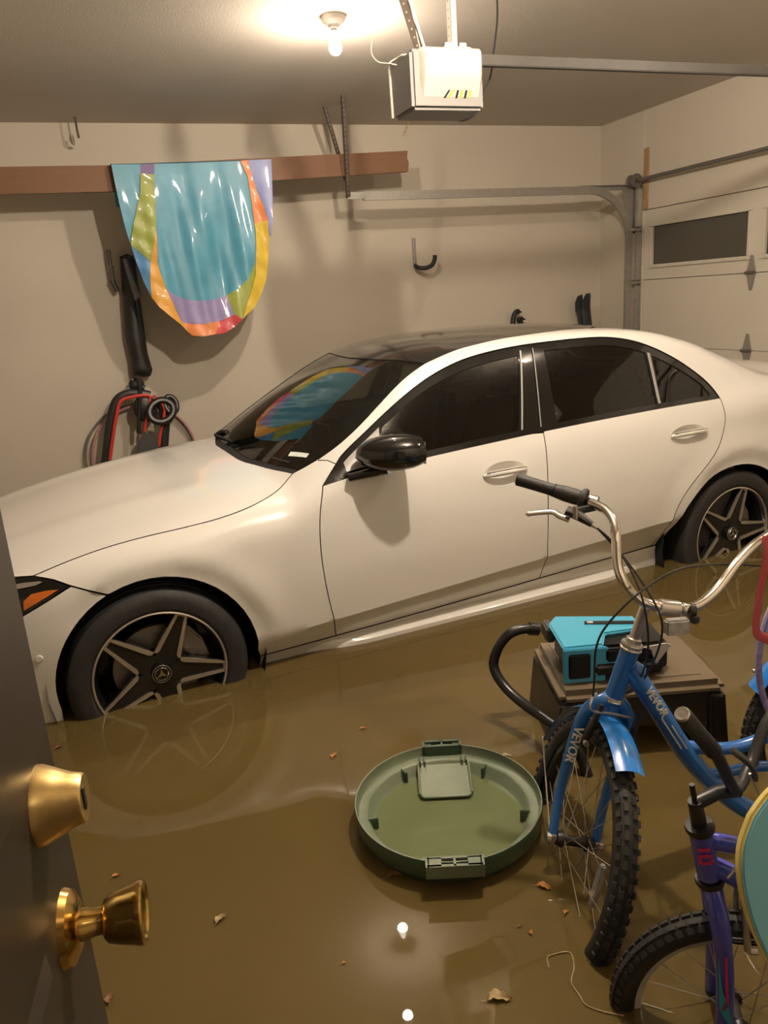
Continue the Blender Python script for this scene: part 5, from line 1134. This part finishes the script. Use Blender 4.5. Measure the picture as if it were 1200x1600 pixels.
for pts, dx in ((TUBE1, .0), (TUBE2, .0)):
    a, b = V(*pts[0]), V(*pts[-1]); d_ = (b - a).normalized(); end = b + d_*(b.z/abs(d_.z))*.98 if d_.z < 0 else b
    mb = MB(); w = .045; side = V(1, 0, .2).normalized()
    mb.tube([a + V(0, -.05, .0) - d_*.0, a + V(0, -.018, 0) + d_*.05, a + d_*.12, V(*pts[1]), b, V(min(end.x, 4.26), 5.86, .01)], [w*.6, w*.95, w, w, w, w], n=12, flat=.22, up=(0, 1, 0)); mb.build('ski', SKI, tw)
ch = thing('ceiling_hook', 'thin dark rusty hook hanging from the ceiling at upper left', 'hook', (.174, 5.86, CEIL))
mb = MB(); mb.tube(spline([(.174, 5.863, 2.881), (.175, 5.862, 2.80), (.178, 5.862, 2.755)], 4), .007, n=8); mb.build('shank', IRON, ch)
mb = MB(); mb.tube(spline([(.150, 5.99, 2.80), (.155, 5.985, 2.74), (.140, 5.97, 2.722), (.120, 5.965, 2.735), (.115, 5.97, 2.77)], 4), .006, n=8); mb.build('bent_hook', DOORW, ch)
# ---------------------------------------------------------------- green lid floating upside down
GREEN = mat('dark_green_plastic', (.052, .085, .050), rough=.36, var=.12, scale=10)
GREENW = mat('worn_green_plastic', (.17, .20, .125), rough=.45, var=.22, scale=7, color2=(.10, .135, .085))
LIDWATER = mat('greenish_water', (.125, .150, .070), rough=.02, var=.08, scale=3, ior=1.36, bump=.02, bscale=4)
SLOT = mat('black_slot', (.006, .007, .005), rough=.7)
LC = V(.722, 1.657, 0); ZR = .305
lid = thing('bin_lid', 'round dark green plastic bin lid floating upside down with water in it', 'lid', (LC.x, LC.y, .17))
la = math.radians(68.5); le = V(math.cos(la), math.sin(la), 0); lp = V(-le.y, le.x, 0)
def lpt(r, a, z): return LC + (le*math.cos(a) + lp*math.sin(a))*r + V(0, 0, z)
mb = MB(); prof = [(.252, ZR), (.2535, ZR-.004), (.252, ZR-.045), (.247, ZR-.055), (.235, ZR-.075), (.20, ZR-.12), (.10, ZR-.145), (0, ZR-.15)]
mb.lathe(prof, LC, n=72); mb.build('outer_shell', GREEN, lid)
mb = MB(); prof = [(.252, ZR), (.2485, ZR), (.247, ZR-.022), (.2425, ZR-.028), (.222, ZR-.030), (.216, ZR-.034), (.208, ZR-.058), (.196, ZR-.066), (.17, ZR-.078), (.10, ZR-.095), (0, ZR-.10)]
mb.lathe(prof, LC, n=72); mb.build('inner_bowl', GREENW, lid, angle=45)
mb = MB(); mb.lathe([(.2025, ZR-.063), (0, ZR-.063)], LC, n=64); o = mb.build('trapped_water', LIDWATER, lid, fixn=False)
# flat latch plate at the far side and frame of it
def plate(t0, t1, w, z0, z1, th, m, nm, par=lid, bev=.004):
    mb = MB(); a = [LC + le*t0 + lp*w/2, LC + le*t0 - lp*w/2, LC + le*t1 - lp*w/2, LC + le*t1 + lp*w/2]
    mb.prism([p + V(0, 0, z) for p, z in zip(a, (z0, z0, z1, z1))], (0, 0, th)); return mb.build(nm, m, par, bevel=bev)
plate(.075, .205, .145, ZR-.060, ZR-.040, .006, GREENW, 'latch_plate')
for s in (-1, 1):
    mb = MB(); mb.tube([LC + le*.205 + lp*s*.074 + V(0, 0, ZR-.033), LC + le*.085 + lp*s*.074 + V(0, 0, ZR-.052)], .004, n=8); mb.build('plate_rib', GREENW, lid)
    for q in (.055, .068):
        mb = MB(); mb.box(LC + le*.208 + lp*s*q + V(0, 0, ZR-.034), (.030, .004, .032), Matrix((le, lp, V(0, 0, 1))).transposed()); mb.build('rib', GREEN, lid)
mb = MB(); mb.tube([LC + le*.082 + lp*.070 + V(0, 0, ZR-.053), LC + le*.074 + lp*.062 + V(0, 0, ZR-.054), LC + le*.074 - lp*.062 + V(0, 0, ZR-.054), LC + le*.082 - lp*.070 + V(0, 0, ZR-.053)], .004, n=8); mb.build('plate_rib', GREENW, lid)
for an in (.60, -.60, 1.75, -1.75):
    p = lpt(.207, an, ZR-.046); rad = (lpt(1, an, 0) - LC).normalized(); mb = MB(); mb.box(p, (.028, .007, .036), Matrix((rad, V(-rad.y, rad.x, 0), V(0, 0, 1))).transposed()); mb.build('rib', GREEN, lid, bevel=.002)
# handle lugs on both sides
for s, hw in ((1, .060), (-1, .072)):
    mb = MB(); z1_, z0_ = ZR+.004, ZR-.03
    def q(t, w): return LC + le*s*t + lp*w
    out = [(.236, -hw), (.272, -hw*.94), (.272, hw*.94), (.236, hw)]
    for (t0, t1, w0, w1) in ((.262, .270, -hw*.92, hw*.92), (.236, .270, -hw*.98, -hw*.86), (.236, .270, hw*.86, hw*.98), (.236, .242, -hw*.92, hw*.92), (.240, .268, -.003, .003)):
        mb.prism([q(t0, w0) + V(0, 0, z0_), q(t1, w0) + V(0, 0, z0_), q(t1, w1) + V(0, 0, z0_), q(t0, w1) + V(0, 0, z0_)], (0, 0, z1_ - z0_))
    mb.prism([q(.238, -hw*.9) + V(0, 0, z0_), q(.268, -hw*.9) + V(0, 0, z0_), q(.268, -.032) + V(0, 0, z0_), q(.238, -.032) + V(0, 0, z0_)], (0, 0, z1_ - z0_ - (.0 if s < 0 else .006)))
    mb.prism([q(.238, hw*.9) + V(0, 0, z0_), q(.268, hw*.9) + V(0, 0, z0_), q(.268, .032) + V(0, 0, z0_), q(.238, .032) + V(0, 0, z0_)], (0, 0, z1_ - z0_ - (.0 if s < 0 else .006)))
    lug = mb.build('handle_lug', GREENW if s < 0 else GREEN, lid, weld=0)
    mb = MB(); mb.prism([q(.240, -.034) + V(0, 0, z0_+.004), q(.266, -.034) + V(0, 0, z0_+.004), q(.266, .034) + V(0, 0, z0_+.004), q(.240, .034) + V(0, 0, z0_+.004)], (0, 0, .004)); mb.build('slot_floor', SLOT, lug, smooth=False)
plate(-.245, -.160, .16, ZR-.030, ZR-.062, .006, GREENW, 'near_plate')
# ---------------------------------------------------------------- dark plastic stool with the wet vacuum on it
STOOLM = mat('dark_brown_plastic', (.015, .0125, .010), rough=.36, var=.15, scale=6)
STOP = mat('tan_stool_top', (.15, .115, .072), rough=.30, var=.1, scale=4)  # tan top, paler than the dark brown legs
sx, sy = V(.947, -.321, 0), V(.321, .947, 0); SN = V(1.15, 1.76, 0); srot = Matrix((sx, sy, V(0, 0, 1))).transposed()
def spt(a, b, z): return SN + sx*a + sy*b + V(0, 0, z)
stool = thing('step_stool', 'dark plastic step stool standing in the water under the vacuum', 'stool', spt(.25, .18, 0))
mb = MB(); mb.box(spt(.25, .185, .425), (.50, .37, .05), srot); mb.build('top_frame', STOP, stool, bevel=.02, seg=4)
mb = MB(); mb.box(spt(.245, .20, .4500), (.40, .30, .005), srot); mb.build('top_inset', STOP, stool, bevel=.002)
for a0 in (.0, .445):
    mb = MB(); e = -.035 if a0 < .2 else .035
    mb.add([spt(a0+q*.055+(e if z < .1 else 0), b+(0 if z > .1 else (-.02 if b < .1 else .02)), z) for z in (.0, .41) for q, b in ((0, .0), (1, .0), (1, .37), (0, .37))], [(0, 1, 2, 3), (7, 6, 5, 4), (0, 4, 5, 1), (1, 5, 6, 2), (2, 6, 7, 3), (3, 7, 4, 0)])
    mb.build('leg_panel', STOOLM, stool, bevel=.012, seg=3)
for b0 in (.012, .345):
    mb = MB(); arch_ = [(.05, .41), (.05, .24), (.09, .27), (.13, .30), (.25, .315), (.37, .30), (.41, .27), (.45, .24), (.45, .41)]
    mb.prism([spt(a, b0, z) for a, z in arch_], sy*.014); mb.build('apron', STOOLM, stool)
VT = mat('teal_vacuum_plastic', (.07, .37, .54), rough=.35, var=.05)
VK = mat('black_vacuum_plastic', (.010, .010, .010), rough=.32, var=.2)
VG = mat('pale_grey_print', (.50, .47, .40), rough=.5)
vac = thing('wet_vacuum', 'teal and black portable vacuum standing on the dark stool', 'vacuum', spt(.17, .17, .453))
ZT = .4545
def vp(a, b, z): return spt(a, b, ZT + z)
mb = MB(); mb.box(vp(.195, .165, .052), (.30, .20, .104), srot); mb.build('body', VK, vac, bevel=.016, seg=3)
mb = MB(); ptop = [(.022, .055), (.022, .235), (.055, .290), (.10, .282), (.30, .245), (.30, .150), (.175, .135), (.145, .060)]
mb.prism([vp(a, b, .104) for a, b in ptop], (0, 0, .014)); mb.build('top_shell', VT, vac, bevel=.005)
mb = MB(); pf = [(.022, .0), (.022, .112), (.150, .112), (.185, .085), (.185, .050), (.150, .045), (.150, .0)]
mb.prism([vp(a, .062, z) for a, z in pf], -sy*.012); mb.build('front_shell', VT, vac, bevel=.003)
mb = MB(); mb.box(vp(.070, .048, .056), (.066, .008, .080), srot); mb.build('filter_door', VK, vac, bevel=.006)
mb = MB(); mb.box(vp(.215, .052, .040), (.20, .030, .036), srot); mb.build('carry_handle', VK, vac, bevel=.010, seg=3)
mb = MB(); mb.box(vp(.215, .050, .085), (.13, .016, .042), srot); mb.build('display_hood', VK, vac, bevel=.006)
mb = MB(); mb.prism([vp(a, b, .1195) for a, b in ((.130, .205), (.135, .225), (.285, .200), (.282, .180))], (0, 0, .002)); mb.build('name_plate', VK, vac, smooth=False)
mb = MB(); mb.prism([vp(a, b, .1215) for a, b in ((.140, .208), (.142, .220), (.160, .217), (.158, .205))], (0, 0, .001)); mb.build('plate_print', VG, vac, smooth=False)
mb = MB(); mb.prism([vp(a, .048, z) for a, z in ((.30, .045), (.345, .105), (.330, .112), (.262, .104), (.285, .095))], -sy*.004); mb.build('grey_flash', VG, vac, smooth=False)
mb = MB(); mb.box(vp(.325, .17, .050), (.06, .17, .098), srot); mb.build('battery_bay', VK, vac, bevel=.012, seg=3)
mb = MB(); mb.box(vp(.025, .25, .085), (.03, .08, .05), srot); mb.build('hose_port', GREYPAD, vac, bevel=.006)
HOSEP = [(1.225, 2.005, .545), (1.195, 2.01, .553), (1.160, 2.02, .552), (1.125, 2.03, .535), (1.095, 2.045, .485), (1.082, 2.045, .425), (1.095, 2.00, .375), (1.118, 1.92, .345), (1.135, 1.82, .340), (1.145, 1.74, .335), (1.16, 1.69, .30), (1.18, 1.66, .21)]
mb = MB(); mb.tube(spline(HOSEP, 6), .0165, n=14); mb.build('hose', VK, vac)
mb = MB(); mb.tube([HOSEP[0], HOSEP[1]], .021, n=14); mb.build('hose_cuff', VK, vac)
# ---------------------------------------------------------------- leaves and bits afloat
LEAFO = mat('orange_dead_leaf', (.42, .18, .035), rough=.6, var=.3, scale=60)
LEAFB = mat('brown_dead_leaf', (.20, .095, .040), rough=.6, var=.3, scale=60)
LEAFP = mat('pale_dead_leaf', (.34, .25, .12), rough=.6, var=.3, scale=60)
info = [('red-brown leaf scrap afloat in front of the car bumper', .030, LEAFB, 20), ('tiny orange leaf scrap afloat right of the deadbolt', .022, LEAFO, 10), ('crumpled brown leaf afloat below the brass door knob', .030, LEAFB, 80),
        ('pale curled leaf afloat between the door and the green lid', .035, LEAFP, 40), ('small tan leaf afloat left of the green lid', .028, LEAFO, 50), ('small tan leaf afloat farther out, above the lid', .022, LEAFO, 0),
        ('orange leaf afloat between the lid and the tricycle wheel', .036, LEAFO, -40), ('pale leaf afloat beyond the far edge of the lid', .034, LEAFP, -20), ('brown leaf clump stuck under the near edge of the lid', .045, LEAFB, 0),
        ('small orange leaf among the tricycle spokes', .018, LEAFO, 30), ('tiny leaf crumb afloat just below the orange leaf', .014, LEAFO, 70), ('pale sliver afloat near the bottom edge of the picture', .05, LEAFP, -15),
        ('tiny tan crumb afloat left of the bright lamp reflection', .012, LEAFO, 0), ('tiny brown crumb afloat below the lid', .012, LEAFB, 0)]
for (x, y, z), (lab, ln, m, an) in zip(LEAVES, info):
    n = 9; mb = MB(); a = math.radians(an); ca, sa = math.cos(a), math.sin(a)
    for i in range(n):
        t = i/(n-1); w = .34*math.sin(PI*min(1, t*1.05))**.8*(1 + .25*math.sin(i*2.3)); lx = (t - .5)*ln
        for sgn in (-1, 0, 1):
            ly = sgn*w*ln*.8 + .15*ln*math.sin(t*4); zz = (abs(sgn)*.10 + .05*math.sin(t*7 + sgn))*ln
            mb.v.append((x + lx*ca - ly*sa, y + lx*sa + ly*ca, z + zz))
    mb.f = [(i*3+k, (i+1)*3+k, (i+1)*3+k+1, i*3+k+1) for i in range(n-1) for k in range(2)]; mb.mi = [0]*len(mb.f)
    t = thing('dead_leaf', lab, 'leaf', (x, y, z), group='dead leaves on the flood water')
    mb.build('blade', m, t, weld=0, fixn=False)
    mb = MB(); mb.tube([(x - ln*.5*ca, y - ln*.5*sa, z + .001), (x - ln*.75*ca, y - ln*.75*sa, z + .001)], .0008, n=5); mb.build('stalk', m, t)
mb = MB(); mb.tube(spline(STRING, 6), .0014, n=6); o = mb.build('grass_stem', LEAFP); tag(o, 'thin pale grass stem looping on the water below the tricycle wheel', 'stem')
